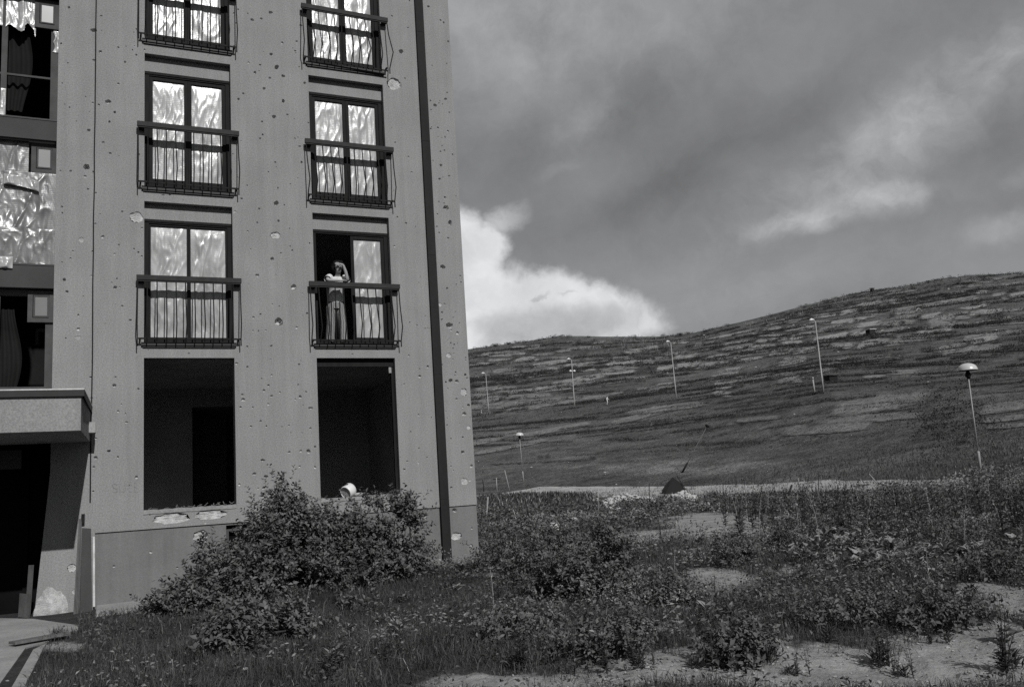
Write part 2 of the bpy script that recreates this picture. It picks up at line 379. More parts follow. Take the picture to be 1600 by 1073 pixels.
def field_material(name, c):
    m = material(name, c, .25, .22, .35, 1.6, .95, .05); nt = m.node_tree; N = nt.nodes; L = nt.links; bs = N['Principled BSDF']; src = bs.inputs['Base Color'].links[0].from_socket
    tc = N.new('ShaderNodeTexCoord'); at = N.new('ShaderNodeAttribute'); at.attribute_name = 'inside'
    def noise(s, d, ro=.6):
        o = N.new('ShaderNodeTexNoise'); o.inputs['Scale'].default_value = s; o.inputs['Detail'].default_value = d; o.inputs['Roughness'].default_value = ro; L.new(tc.outputs['Object'], o.inputs['Vector']); return o.outputs['Fac']
    def mr(v, a, b, lo, hi):
        o = N.new('ShaderNodeMapRange'); L.new(v, o.inputs[0])
        for i, x in enumerate((a, b, lo, hi)): o.inputs[i+1].default_value = x
        return o.outputs[0]
    def mth(op, a, b):
        o = N.new('ShaderNodeMath'); o.operation = op; L.new(a, o.inputs[0]); L.new(b, o.inputs[1]); return o.outputs[0]
    w = mr(mth('ADD', at.outputs['Fac'], mr(noise(.22, 6, .7), .25, .75, -.36, .36)), .37, .68, 0, 1)
    x = N.new('ShaderNodeMix'); x.data_type = 'FLOAT'; L.new(w, x.inputs[0]); L.new(turf_nodes(N, L, noise, mr, mth), x.inputs[2]); L.new(src, x.inputs[3]); L.new(x.outputs[0], bs.inputs['Base Color'])
    b2 = N.new('ShaderNodeBump'); b2.inputs['Distance'].default_value = 1.0; b2.inputs['Strength'].default_value = .8; L.new(noise(.35, 6, .75), b2.inputs['Height']); L.new(b2.outputs[0], bs.inputs['Normal']); return m
M['field'] = field_material('mown_field', .30)
M['field2'] = field_material('tilled_field', .22)
M['field3'] = field_material('fallow_field', .19)
M['ground'] = ground_material()

# ------------------------------------------------------------------ terrain
STX = [600, 740, 1100, 1300, 1600, 1800]
STG = [  # (distance, pixel row) for each station along the slope, per column of STX
    [(84, 781), (78, 772), (58, 773), (45, 771), (34, 769), (30, 766)],
    [(98, 759), (92, 750), (70, 748), (55, 748), (40, 738), (36, 727)],
    [(132, 711), (125, 702), (95, 705), (78, 702), (62, 685), (56, 672)],
    [(215, 657), (205, 648), (150, 625), (120, 613), (118, 600), (118, 587)],
    [(350, 600), (340, 592), (320, 562), (300, 527), (290, 500), (290, 487)],
    [(490, 0), (480, 0), (470, 0), (450, 0), (430, 0), (425, 0)]]
RDX = [600, 735, 800, 850, 885, 920, 960, 1050, 1100, 1200, 1300, 1370, 1450, 1520, 1560, 1600, 1800]
RDY = [556, 544, 535, 528, 522, 522, 523, 523, 517, 494, 468, 451, 440, 425, 421, 420, 408]
AZ = []; TAB = []
LR = np.linspace(math.log(2), math.log(1500), 500)
for x in range(600, 1801, 20):
    pts = [(1.0, -1.5), (18.0, -1.5)]
    pts.append((24.0, -1.48))
    for k, st in enumerate(STG):
        Rr = np.interp(x, STX, [q[0] for q in st]); py = np.interp(x, STX, [q[1] for q in st]) if k < 5 else np.interp(x, RDX, RDY)
        d = ray(x, py); d = d/np.hypot(d[0], d[1]); pts.append((Rr, CAM[2]+d[2]*Rr))
    rr, rz = pts[-1]; pts += [(rr*1.12, rz-2), (rr*1.6, rz-25), (1600, rz-60)]
    d = ray(x, 690); AZ.append(math.atan2(d[0], d[1]))
    zz = np.interp(np.exp(LR), [p[0] for p in pts], [p[1] for p in pts])
    ker = np.ones(9)/9; zs = np.convolve(np.pad(zz, 4, 'edge'), ker, 'valid')
    ridge = np.exp(LR) > 250
    TAB.append(np.where(ridge, np.convolve(np.pad(zz, 1, 'edge'), np.ones(3)/3, 'valid'), zs))
AZ = np.array(AZ); TAB = np.array(TAB)
def gz(x, y):
    x = np.asarray(x, float); y = np.asarray(y, float)
    dx = x-CAM[0]; dy = y-CAM[1]; Rr = np.maximum(np.hypot(dx, dy), 2.01); az = np.arctan2(dx, dy)
    fa = np.clip(np.interp(az, AZ, np.arange(len(AZ))), 0, len(AZ)-1.001); i = fa.astype(int); u = fa-i
    fr = np.clip((np.log(Rr)-LR[0])/(LR[1]-LR[0]), 0, len(LR)-1.001); j = fr.astype(int); v = fr-j
    z = (TAB[i, j]*(1-v)+TAB[i, j+1]*v)*(1-u)+(TAB[i+1, j]*(1-v)+TAB[i+1, j+1]*v)*u
    # away from the view the country flattens
    off = np.maximum(AZ[0]-az, az-AZ[-1]); z = -1.5+(z+1.5)*(1-.75*sstep(.3, 1.4, off))
    near = 1-sstep(14, 22, Rr)
    z = z+near*.20*sstep(-6.7, 0, x)*sstep(-6, -.5, y)
    if Rr.min() > 92: 
        return z+(fbm(x/26, y/26, 5)-.5)*2.2*sstep(110, 220, Rr)*(1-sstep(330, 420, Rr))
    und = (fbm(x/2.6, y/2.6, 3)-.5)*.34+(fbm(x/.7, y/.7, 9)-.5)*.11+(fbm(x/.22, y/.22, 14, 3)-.5)*.07
    amp = sstep(.3, 3.0, -y+sstep(0, 2, x)*6)*sstep(-7.2, -4.6, x+(y+1.5)*.16)
    z = z+und*amp*(1-sstep(50, 90, Rr))
    # field steps on the hillside
    z = z+(fbm(x/26, y/26, 5)-.5)*2.2*sstep(110, 220, Rr)*(1-sstep(330, 420, Rr))
    return z
def hit(px, py, r0=4.0, r1=700.0):
    d = ray(px, py); d = d/np.hypot(d[0], d[1])
    for rep in range(2):
        Rs = np.exp(np.linspace(math.log(r0), math.log(r1), 260 if rep == 0 else 40))
        X = CAM[0]+d[0]*Rs; Y = CAM[1]+d[1]*Rs; Z = CAM[2]+d[2]*Rs; below = Z < gz(X, Y)
        if not below.any(): return None
        k = int(np.argmax(below)); r0, r1 = Rs[max(k-1, 0)], Rs[k]
    return np.array([X[k], Y[k], gz(X[k], Y[k])]), Rs[k]

# places where the soil lies open, by where they stand
BARE_PX = [(1300, 1052, 340, 36), (1520, 1018, 140, 48), (1040, 1055, 140, 18), (760, 1072, 90, 10), (1130, 905, 60, 12), (1225, 897, 35, 8), (1120, 822, 110, 20), (1010, 838, 50, 11),
           (1540, 925, 50, 14), (1590, 945, 40, 18), (1180, 1005, 60, 14), (1420, 858, 60, 9), (1210, 855, 40, 7), (1250, 1035, 120, 14), (800, 900, 50, 8), 
           (1110, 1000, 40, 10), (1570, 985, 40, 14), (100, 1010, 40, 8), (700, 890, 40, 10), (1250, 1070, 400, 16)]
BARE_W = []
for px, py, rx, ry in BARE_PX:
    c = atZ(px, py, -1.5); e = atZ(px+rx, py, -1.5)-c; g = atZ(px, py-ry, -1.5)-c
    m = np.array([[e[0], g[0]], [e[1], g[1]]]); BARE_W.append((c[:2], np.linalg.inv(m)))
def bare(x, y):
    x = np.asarray(x, float); y = np.asarray(y, float); t = np.zeros_like(x)
    for c, im in BARE_W:
        u = im[0, 0]*(x-c[0])+im[0, 1]*(y-c[1]); v = im[1, 0]*(x-c[0])+im[1, 1]*(y-c[1])
        t = np.maximum(t, 1.25-np.hypot(u, v)*.75)
    t = t+(fbm(x/1.1, y/1.1, 21)-.5)*1.1
    # scattered openings elsewhere
    t = np.maximum(t, (fbm(x/3.5, y/3.5, 33)-.66)*4)
    t = t*(1-.9*sstep(-7.5, -5.5, -x)*sstep(-9, -7, y)*0)
    return np.clip(t, 0, 1)

def terrain():
    azv = np.concatenate([np.arange(-180, -12, 4), np.arange(-12, 68, .22), np.arange(68, 180, 4)])*math.pi/180
    rv = np.concatenate([[.0], np.exp(np.arange(math.log(2), math.log(1500), .0115))])
    A, Rr = np.meshgrid(azv, rv); X = CAM[0]+np.sin(A)*Rr; Y = CAM[1]+np.cos(A)*Rr
    Z = gz(X, Y); na = len(azv); nr = len(rv)
    V = np.stack([X, Y, Z], -1).reshape(-1, 3)
    i, j = np.meshgrid(np.arange(nr-1), np.arange(na), indexing='ij'); j2 = (j+1) % na
    Q = np.stack([i*na+j, i*na+j2, (i+1)*na+j2, (i+1)*na+j], -1).reshape(-1, 4)[:, ::-1]
    me = np_mesh('terrain', V, Q, [M['ground']], True)
    ba = bare(V[:, 0], V[:, 1]); dist = np.hypot(V[:, 0]-CAM[0], V[:, 1]-CAM[1])
    ba = ba*(1-sstep(42, 60, dist)); hi = sstep(38, 62, dist)
    # open earth bank along the far side of the road
    qx, qy, qw = proj(V); bank = (np.exp(-((qx-1130)/190)**2-((qy-728)/20)**2)+.8*np.exp(-((qx-960)/130)**2-((qy-735)/18)**2)+.7*np.exp(-((qx-1560)/90)**2-((qy-748)/10)**2))*(qw > 30)*(dist < 160)
    ba = np.maximum(ba, np.clip(bank, 0, 1)*(.25+.75*fbm(V[:, 0]/3, V[:, 1]/3, 44, 4))*.75)
    for nm, val in (('bare', ba), ('hill', hi)):
        at = me.attributes.new(nm, 'FLOAT', 'POINT'); at.data.foreach_set('value', val.astype(np.float32))
    o = link('terrain', me); return tag(o, 'rough ground rising to a broad terraced hillside', kind='structure')
terrain()

def ribbon(name, pts, width, mat, lift, seg=40,  kind='structure', label=None):
    P = np.array(pts, float); t = np.linspace(0, len(P)-1, seg); X = np.interp(t, range(len(P)), P[:, 0]); Y = np.interp(t, range(len(P)), P[:, 1])
    dx = np.gradient(X); dy = np.gradient(Y); l = np.hypot(dx, dy); nx, ny = -dy/l, dx/l; V = []
    K = 5
    for k in range(K):
        o = (k/(K-1)-.5)*np.interp(np.linspace(0, 1, seg), [0, .35, 1], width)*(1+.3*(fbm(X/3, Y/3, 40+k)-.5)); V.append(np.stack([X+nx*o, Y+ny*o, gz(X+nx*o, Y+ny*o)+lift], -1))
    V = np.array(V).reshape(-1, 3); Q = [(k*seg+i, k*seg+i+1, (k+1)*seg+i+1, (k+1)*seg+i) for k in range(K-1) for i in range(seg-1)]
    o = link(name, np_mesh(name, V, np.array(Q), [mat], True)); return tag(o, label, kind=kind)
road_pts = [hit(px, py)[0] for px, py in ((770, 772), (900, 772), (1050, 772), (1200, 770), (1350, 769), (1500, 767), (1600, 766), (1720, 764))]
road_pts = [np.array(p) for p in road_pts]
ribbon('road', [p[:2] for p in road_pts], (11.0, 8.0, 5.0), M['road'], .035, 160, label='pale dusty road crossing below the hillside')

# ------------------------------------------------------------------ the apartment house
H = 2.8
LX = (-5.973, -4.485); RX = (-3.023, -1.523)
JX, DRX, CORNER, PLZ, BASE, TOPZ = -6.742, -0.762, 0.0, -0.2986, -1.85, 14.4
BAYX = -7.36
house = empty('apartment_house', (-3.4, 0.0, -1.5), 'grey bullet-pocked apartment house with plastic sheeting in its windows', 'building')
openings = []   # (x0,x1,z0,z1)
for X in (LX, RX):
    openings.append((X[0], X[1], 0.0, 2.582))
    for k in range(1, 5):
        openings.append((X[0], X[1], 2.835+H*(k-1), 5.382+H*(k-1)))

# craters read off the facade: pixel x, pixel y, diameter in pixels; grouped by the crop they were measured in
CR = []
def crop(s, ox, oy, txt):
    for t in txt.split(';'):
        a = [float(q) for q in t.split(',')]
        CR.append((ox+a[0]/s, oy+a[1]/s, a[2]/s, a[3] if len(a) > 3 else 0))
crop(3.3525, 0, 0, '362,40,12;490,158,20;525,270,14;655,325,10;620,248,9;493,315,10;355,330,7;567,533,18;600,588,14;485,540,9;518,550,11;573,638,11;465,682,15;540,745,9;578,803,11;453,875,26;370,895,11;445,925,11;488,900,9;460,990,11;620,440,9;320,230,14;530,85,9;1225,72,9;1320,105,13;1298,72,7;1235,122,7;1275,490,9;1250,520,13;1335,380,13;1220,808,11;730,808,7;715,153,9;1135,1012,9;855,1022,12;890,1018,14;1265,1040,11;1295,972,9;1245,930,9')
crop(3.3525, 0, 320, '325,10,10;327,42,9;640,35,10;537,168,15;500,98,9;715,65,62,1;745,122,16;425,183,20,1;485,245,9;600,257,9;370,280,9;325,300,7;725,247,11;478,372,9;337,392,16;613,387,9;603,432,18;628,432,9;350,455,13;437,480,9;640,528,11;410,577,9;410,650,13;345,697,9;408,695,20,1;683,602,11;475,902,11;605,900,9;598,947,17;725,963,11;480,1010,9;635,1045,7;1232,38,34,1;1298,140,9;1313,233,7;1328,590,11;1325,660,9;1295,742,11;1240,830,20;1297,848,11;1270,993,13;1275,1020,16;1260,1060,13;1325,1060,9;990,22,9')
crop(2.2675, 0, 600, '405,8,10;490,16,8;340,192,8;418,97,8;430,72,6;448,135,8;445,105,6;340,260,12;332,293,9;385,237,12;418,258,8;483,330,10;330,380,7;862,40,10;858,82,12;890,150,8;848,355,8;902,318,10;403,645,8,2;535,595,8,2;628,650,7,2;605,475,58,4;745,462,50,4;728,492,16,1;712,540,56,3;150,560,9;225,420,10;200,270,8;215,330,9;255,650,26,1;262,735,12,1;160,795,66,1;200,810,36,1')
crop(3.1556, 400, 0, '72,62,16;27,93,10;102,332,22;20,320,9;75,268,13;3,360,14;68,385,11;135,375,13;240,410,11;40,437,11;135,498,15;88,575,18;155,565,9;30,600,9;33,665,11;20,683,9;215,722,11;95,800,9;62,848,9;225,800,11;258,605,11;108,928,9;100,1003,20;15,1028,11;140,1010,9;130,212,11;200,205,11;715,255,20;750,138,9;670,80,9;680,415,52,1;735,388,9;850,35,11;910,100,9;925,112,9;948,205,11;842,440,10;935,490,13;882,520,13;897,630,9;947,648,11;860,497,8;752,773,9;768,850,9;910,748,9;970,762,8;912,815,14;953,868,11;905,882,12;932,975,13;937,1023,22')
crop(3.975, 400, 330, '140,60,16;8,70,12;120,150,46,1;100,293,20;155,258,9;225,245,14;8,397,18;125,395,9;233,470,30;333,198,11;290,512,9;102,577,9;145,588,9;28,637,12;138,685,42;108,703,11;252,722,13;15,742,11;60,740,11;318,635,14;95,835,14;92,920,9;268,950,13;97,1017,12;35,1040,9;598,887,9;878,35,12;932,75,14;860,217,11;1207,72,28;1138,132,9;1193,165,13;1160,345,30;1187,478,14;1145,580,34,1;1155,628,14;1155,672,14;1200,707,36;1213,740,14;1252,757,18;1232,827,13;950,897,14;1197,895,26,1;1067,965,16;1018,1025,16;1158,952,20;1240,1000,14;1210,1050,24;1180,1060,14')
crop(2.98, 400, 540, '70,65,9;200,87,9;72,136,9;25,152,7;58,185,12;38,208,12;112,217,9;197,181,9;233,215,9;73,234,10;205,238,12;183,250,9;57,272,9;255,290,16;22,350,9;48,375,9;122,377,9;153,372,9;253,384,9;163,405,7;215,405,7;275,470,12;155,495,11;208,490,12;245,490,18;32,533,14;203,562,12;275,565,12;47,608,16;165,615,11;35,662,14;28,700,16;10,665,9;32,745,11;713,47,12;763,145,11;655,158,12;690,177,7;757,322,9;720,400,9;705,537,9;672,518,11;690,577,11;898,45,18;800,97,14;935,165,16;905,165,18;930,123,9;968,215,28,1;975,135,12;983,150,14;935,247,11;970,318,18;990,275,14;990,380,20,1;963,425,11;908,432,9;963,495,18;1003,560,14;970,630,26,1;995,628,18,1;910,660,12;978,742,14;927,765,18,2;783,795,26,2;935,885,38,3;1005,928,12,2;1008,850,10,2;790,900,8,2')
main_poly = [(BAYX, TOPZ), (BAYX, .72), (-7.575, BASE), (-6.70, BASE), (-6.70, PLZ), (0, PLZ), (0, TOPZ)]
plinth_poly = [(-6.70, PLZ), (-6.70, BASE), (0, BASE), (0, PLZ)]
BASEMENT = (-4.66, -3.55, -.80, -.335)
def in_poly(px, py, poly):
    c = False; n = len(poly)
    for i in range(n):
        (x1, y1), (x2, y2) = poly[i], poly[(i+1) % n]
        if (y1 > py) != (y2 > py) and px < (x2-x1)*(py-y1)/(y2-y1)+x1: c = not c
    return c
def edge_dist(px, py, poly):
    best = 9
    for i in range(len(poly)):
        a = np.array(poly[i]); b = np.array(poly[(i+1) % len(poly)]); p = np.array((px, py)); t = np.clip((p-a)@(b-a)/((b-a)@(b-a)), 0, 1)
        best = min(best, np.linalg.norm(p-a-t*(b-a)))
    return best
def rect(o): return [(o[0], o[2]), (o[1], o[2]), (o[1], o[3]), (o[0], o[3])]
def pitted_wall(name, poly, holes, craters, Y, mats, parent):
    verts = []; edges = []
    def loop(pts):
        k = len(verts); n = len(pts); verts.extend(Vector((float(a), float(b))) for a, b in pts); edges.extend((k+i, k+(i+1) % n) for i in range(n))
    loop(poly)
    for h in holes: loop(rect(h))
    placed = []; rims = {}
    for (x, z, r, kind) in craters:
        if not in_poly(x, z, poly) or any(in_poly(x, z, rect(h)) for h in holes): continue
        room = min([edge_dist(x, z, poly)]+[edge_dist(x, z, rect(h)) for h in holes])-.006
        for (a, b, c) in placed: room = min(room, math.hypot(a-x, b-z)-c-.006)
        if abs(x-DRX-.08) < .20 and room > 0: room = min(room, abs(x-(DRX+.085))-.10)
        r = min(r, room/1.25)
        if r < .009: continue
        placed.append((x, z, r*1.25)); n = 9 if r < .03 else (13 if r < .07 else 20)
        q = random.random(); sx, sz = (random.uniform(.75, 1.2), random.uniform(.7, 1.1))
        if kind == 4: sx, sz = 2.5, .75
        rim = []
        for i in range(n):
            a = 2*math.pi*i/n; jag = random.uniform(.84, 1.16) if kind in (1, 3, 4) else random.uniform(.72, 1.2)
            rim.append((x+r*sx*jag*math.cos(a), z+r*sz*jag*math.sin(a)))
        rims[len(verts)] = (rim, x, z, r, kind); loop(rim)
    co, ed, fa, ov, oe, of = delaunay_2d_cdt(verts, edges, [], 0, 1e-6)
    owner = {}
    for k, (rim, *_) in rims.items():
        for i in range(len(rim)): owner[k+i] = k
    own = [next((owner[i] for i in lst if i in owner), None) for lst in ov]
    b = B(); b.v = [(p.x, Y, p.y) for p in co]
    hr = [rect(h) for h in holes]
    for f in fa:
        o = {own[i] for i in f}
        if len(o) == 1 and None not in o: continue
        cx = sum(co[i].x for i in f)/3; cz = sum(co[i].y for i in f)/3
        if not in_poly(cx, cz, poly) or any(h[0] < cx < h[1] and h[2] < cz < h[3] for h in holes): continue
        A, Bq, C = (co[i] for i in f[:3]); ccw = (Bq.x-A.x)*(C.y-A.y)-(Bq.y-A.y)*(C.x-A.x)
        b.f.append(tuple(f) if ccw > 0 else tuple(f[::-1])); b.m.append(0)
    for k, (rim, x, z, r, kind) in rims.items():
        n = len(rim); dep = r*random.uniform(1.0, 1.8) if kind in (0, 2) else r*random.uniform(.22, .32)
        rings = [(1.0, 0), (.84, .45), (.6, .9)] if kind in (0, 2) else [(1.0, 0), (.93, .8), (.55, .9), (.32, .95)]
        vs = []
        for ri, (s, d) in enumerate(rings):
            for (a, c) in rim:
                j = 1 if ri == 0 else random.uniform(.88, 1.12)
                vs.append((x+(a-x)*s*j, Y+dep*d*(1 if ri == 0 else random.uniform(.8, 1.2)), z+(c-z)*s*j))
        vs.append((x, Y+dep, z)); fs = []
        for ri in range(len(rings)-1):
            for i in range(n): fs.append((ri*n+i, (ri+1)*n+i, (ri+1)*n+(i+1) % n, ri*n+(i+1) % n))
        last = (len(rings)-1)*n
        for i in range(n): fs.append((last+i, len(vs)-1, last+(i+1) % n))
        b.mi = 2 if kind in (1, 3, 4) else 1
        b.add(vs, [f[::-1] for f in fs])
        if kind in (1, 3, 4):      # a bullet or nail hole within the broken patch
            pass
    return b.build(name, mats, parent)
crs = []
for px, py, dpx, kind in CR:
    p = atY(px, py); s = F/np.linalg.norm(p-CAM)*.97; crs.append((p[0], p[2], dpx/s*.57, int(kind)))
for i in range(26):            # bursts of small hits
    bx_, bz_ = random.uniform(-7.2, -.1), random.uniform(-.2, 9); n_ = random.randint(3, 8)
    for k in range(n_): crs.append((random.gauss(bx_, .16), random.gauss(bz_, .22), random.uniform(.009, .02), 0))
for i in range(70):            # smaller nicks
    crs.append((random.uniform(-7.3, -.02), random.uniform(-.2, 11), random.uniform(.010, .018), 0))
for i in range(40): crs.append((random.uniform(-.55, -.02), random.uniform(-.2, 9), random.uniform(.012, .022), 0))
for i in range(80): crs.append((random.uniform(-7.2, -.02), random.uniform(9, 14), random.uniform(.012, .03), 0))
pitted_wall('front_wall', main_poly, openings, crs, 0.0, [M['render'], M['pit'], M['plaster']], house)
plinth_c = [(x, z, r, k) for x, z, r, k in crs]
pitted_wall('plinth', plinth_poly, [BASEMENT], plinth_c, 0.028, [M['plinth'], M['pit'], M['plaster']], house)
b = B()   # lower lip of the wall over the plinth and the edge of the plinth
b.quad((-6.70, 0, PLZ), (-6.70, .028, PLZ), (0, .028, PLZ), (0, 0, PLZ)); b.quad((-6.70, 0, BASE), (-6.70, .028, BASE), (-6.70, .028, PLZ), (-6.70, 0, PLZ))
b.build('wall_lip', M['reveal'], house)
b = B(); D = 11.0
b.quad((0, 0, PLZ), (0, D, PLZ), (0, D, TOPZ), (0, 0, TOPZ)); b.quad((-.02, .028, BASE), (-.02, D, BASE), (-.02, D, PLZ), (-.02, .028, PLZ)); b.quad((0, 0, PLZ), (-.02, 0, PLZ), (-.02, D, PLZ), (0, D, PLZ))
b.quad((-12, D, BASE), (-12, D, TOPZ), (0, D, TOPZ), (0, D, BASE)); b.quad((-12, 0, BASE), (-12, 0, TOPZ), (-12, D, TOPZ), (-12, D, BASE))
b.quad((-12, 0, BASE), (-9.9, 0, BASE), (-9.9, 0, TOPZ), (-12, 0, TOPZ))
b.build('side_wall', M['render'], house)
b = B(); b.box(-12.2, .2, -.25, D+.2, TOPZ, TOPZ+.3); b.build('roof', M['concrete'], house)

# reveals and rooms
def reveal(b, o, d0, d1):
    x0, x1, z0, z1 = o
    b.quad((x0, d0, z0), (x0, d1, z0), (x0, d1, z1), (x0, d0, z1)); b.quad((x1, d0, z0), (x1, d0, z1), (x1, d1, z1), (x1, d1, z0))
    b.quad((x0, d0, z1), (x0, d1, z1), (x1, d1, z1), (x1, d0, z1)); b.quad((x0, d0, z0), (x1, d0, z0), (x1, d1, z0), (x0, d1, z0))
def room(o, d, depth, grow, floor, ceil, door=None, name='room', mat='room'):
    x0, x1, z0, z1 = o; X0, X1 = x0-grow[0], x1+grow[1]; Y1 = d+depth; b = B()
    # inner face of the front wall round the opening
    b.quad((X0, d, floor), (x0, d, floor), (x0, d, ceil), (X0, d, ceil)); b.quad((x1, d, floor), (X1, d, floor), (X1, d, ceil), (x1, d, ceil))
    b.quad((x0, d, z1), (x1, d, z1), (x1, d, ceil), (x0, d, ceil))
    if z0 > floor+.01: b.quad((x0, d, floor), (x1, d, floor), (x1, d, z0), (x0, d, z0))
    b.quad((X0, d, floor), (X0, Y1, floor), (X0, Y1, ceil), (X0, d, ceil)); b.quad((X1, d, floor), (X1, d, ceil), (X1, Y1, ceil), (X1, Y1, floor))
    b.quad((X0, d, ceil), (X0, Y1, ceil), (X1, Y1, ceil), (X1, d, ceil))
    if door:
        a, c, zt = door
        b.quad((X0, Y1, floor), (a, Y1, floor), (a, Y1, ceil), (X0, Y1, ceil)); b.quad((c, Y1, floor), (X1, Y1, floor), (X1, Y1, ceil), (c, Y1, ceil)); b.quad((a, Y1, zt), (c, Y1, zt), (c, Y1, ceil), (a, Y1, ceil))
        b.mi = 1; b.quad((a, Y1, floor), (a, Y1+2, floor), (a, Y1+2, zt), (a, Y1, zt)); b.quad((c, Y1, floor), (c, Y1, zt), (c, Y1+2, zt), (c, Y1+2, floor)); b.quad((a, Y1+2, floor), (c, Y1+2, floor), (c, Y1+2, zt), (a, Y1+2, zt)); b.quad((a, Y1, zt), (a, Y1+2, zt), (c, Y1+2, zt), (c, Y1, zt))
    else: b.quad((X0, Y1, floor), (X1, Y1, floor), (X1, Y1, ceil), (X0, Y1, ceil))
    b.mi = 1; b.quad((X0, d, floor), (X1, d, floor), (X1, Y1, floor), (X0, Y1, floor))
    return b.build(name, [M[mat], M['roomdark']], house)
REC = .13
for X in (LX, RX):
    b = B(); o = (X[0], X[1], 0.0, 2.582); reveal(b, o, 0, .26); b.build('window_reveal', M['reveal'], house)
    # broken sill with debris
    b = B(); n = 26; vs = []
    for i in range(n+1):
        x = X[0]+(X[1]-X[0])*i/n
        vs += [(x, -.012, -.055+random.uniform(-.004, .004)), (x, -.018, .006+random.uniform(-.008, .01)), (x, .10, .012+random.uniform(-.006, .008)), (x, .26, .008)]
    fs = []
    for i in range(n):
        for k in range(3): fs.append((i*4+k, (i+1)*4+k, (i+1)*4+k+1, i*4+k+1))
    b.add(vs, fs); b.build('broken_sill', M['concrete'], house)
for X, st in ((LX, 0), (RX, 1)):
    o = (X[0], X[1], 0.0, 2.582)
    if st == 0: room(o, .26, 4.3, (.9, 1.2), -.85, 2.56+.06, (-4.85, -3.9, 2.2))
    else: room(o, .26, 5.2, (.2, .9), -.85, 2.64)
# leftover frame in the right ground-floor opening, and its torn head
b = B(); b.box(RX[1]-.055, RX[1]-.003, .10, .16, .02, 2.42); b.box(RX[0]+.003, RX[1]-.003, .10, .17, 2.43, 2.57)
b.build('broken_window_frame', M['frame'], house)
b = B(); b.box(RX[1]-.11, RX[1]-.06, .06, .10, 2.30, 2.41); b.build('paper_scrap', M['concrete'], house)

def wrinkle(u, v, s, mode):
    # folds of sheet plastic: sharp creases fanning out from the fixings, soft swags between
    a = fbm(u*2.2, v*1.6, s, 3); wu = u+.25*(a-.5); wv = v+.25*(fbm(u*2, v*2, s+3, 3)-.5)
    c1 = 1-np.abs(2*vnoise(wu*4.5-wv*2.6, wv*.9+wu*.6, s+5)-1); c2 = 1-np.abs(2*vnoise(wu*5+wv*3.2, wv*1.1, s+7)-1); c3 = 1-np.abs(2*vnoise(wu*11, wv*7+wu*3, s+11)-1)
    vert = np.sin(wu*30+5*a+s)*.5
    return .030*(a-.5)+.014*c1**5+.006*c2**6+.0045*c3**3+.0060*vert
def sheet(name, x0, x1, z0, z1, y, seed, parent, amp=1.0, nx=34, nz=60, sag=None, mat='foil'):
    U, W = np.meshgrid(np.linspace(0, 1, nx), np.linspace(0, 1, nz)); w = x1-x0; h = z1-z0
    d = wrinkle(U*w*1.4, W*h*.9, seed, 0)*amp
    ed = np.minimum(np.minimum(U, 1-U)*8, np.minimum(W, 1-W)*12).clip(0, 1)
    X = x0+U*w; Z = z0+W*h
    if sag is not None: X, Z = sag(U, W, X, Z)
    V = np.stack([X, y-d*ed, Z], -1).reshape(-1, 3)
    i, j = np.meshgrid(np.arange(nz-1), np.arange(nx-1), indexing='ij'); Q = np.stack([i*nx+j, i*nx+j+1, (i+1)*nx+j+1, (i+1)*nx+j], -1).reshape(-1, 4)
    return link(name, np_mesh(name, V, Q, [M[mat]], True), parent)
def bars(b, x0, x1, z0, z1, w, y0, y1):       # rectangular frame
    b.box(x0, x0+w, y0, y1, z0, z1); b.box(x1-w, x1, y0, y1, z0, z1); b.box(x0+w, x1-w, y0, y1, z1-w, z1); b.box(x0+w, x1-w, y0, y1, z0, z0+w)
def window(X, k, style):
    z0 = 2.835+H*(k-1); z1 = 5.382+H*(k-1); x0, x1 = X; seed = int(abs(x0)*10)+k*31
    b = B(); reveal(b, (x0, x1, z0, z1), 0, REC+.12); b.build('window_reveal', M['reveal'], house)
    b = B(); b.box(x0+.002, x1-.002, REC-.005, REC+.10, z1-.285, z1-.002); b.build('shutter_box', M['render'], house)
    b = B(); b.box(x0-.045, x1+.035, -.05, REC+.1, z0-.045, z0+.012); b.box(x0-.02, x1+.015, -.03, 0.02, z0-.075, z0-.046); b.build('window_sill', M['darktin'], house)
    zt = z1-.287; zb = z0+.014; fw = .075
    b = B(); bars(b, x0+.004, x1-.004, zb, zt, fw, REC, REC+.075); b.box(x0+.004, x1-.004, REC-.015, REC-.001, zt-.05, zt-.001)
    f = b.build('window_frame', M['frame'], house)
    xm = (x0+x1)/2; sw = .062
    for s in (0, 1):
        a, c = (x0+fw+.008, xm-.002) if s == 0 else (xm+.002, x1-fw-.008)
        za, zc = zb+fw+.006, zt-fw-.006
        if style == 'open' and s == 0:
            b = B()   # casement swung into the room on its left hinge
            bars(b, 0, c-a, za, zc, sw, 0, .05)
            ang = R_(78); b.v = [(a+p[0]*math.cos(ang)-p[1]*math.sin(ang), REC+.08+p[0]*math.sin(ang)+p[1]*math.cos(ang), p[2]) for p in b.v]
            b.build('sash', M['bayframe'], f); continue
        b = B(); sy = REC+.018
        w2 = sw if style != 'cover' else .03
        bars(b, a, c, za, zc, w2, sy, sy+.05)
        b.box(a+w2, c-w2, sy, sy+.012, za+w2, za+w2+(.07 if style == 'two' else .01))
        b.build('sash', M['frame'], f)
        sheet('plastic_sheet', a+w2-.004, c-w2+.004, za+w2+(.055 if style == 'two' else .0), zc-w2+.004, sy+.03, seed+s*7, f, .8 if style != 'cover' else 1.0)
    if style == 'open':
        pass
    else:
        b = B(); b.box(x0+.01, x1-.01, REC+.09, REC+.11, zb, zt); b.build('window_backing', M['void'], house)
for X, st in ((LX, ['cover', 'two', 'two', 'two']), (RX, ['open', 'two', 'two', 'two'])):
    for k in range(1, 5): window(X, k, st[k-1])
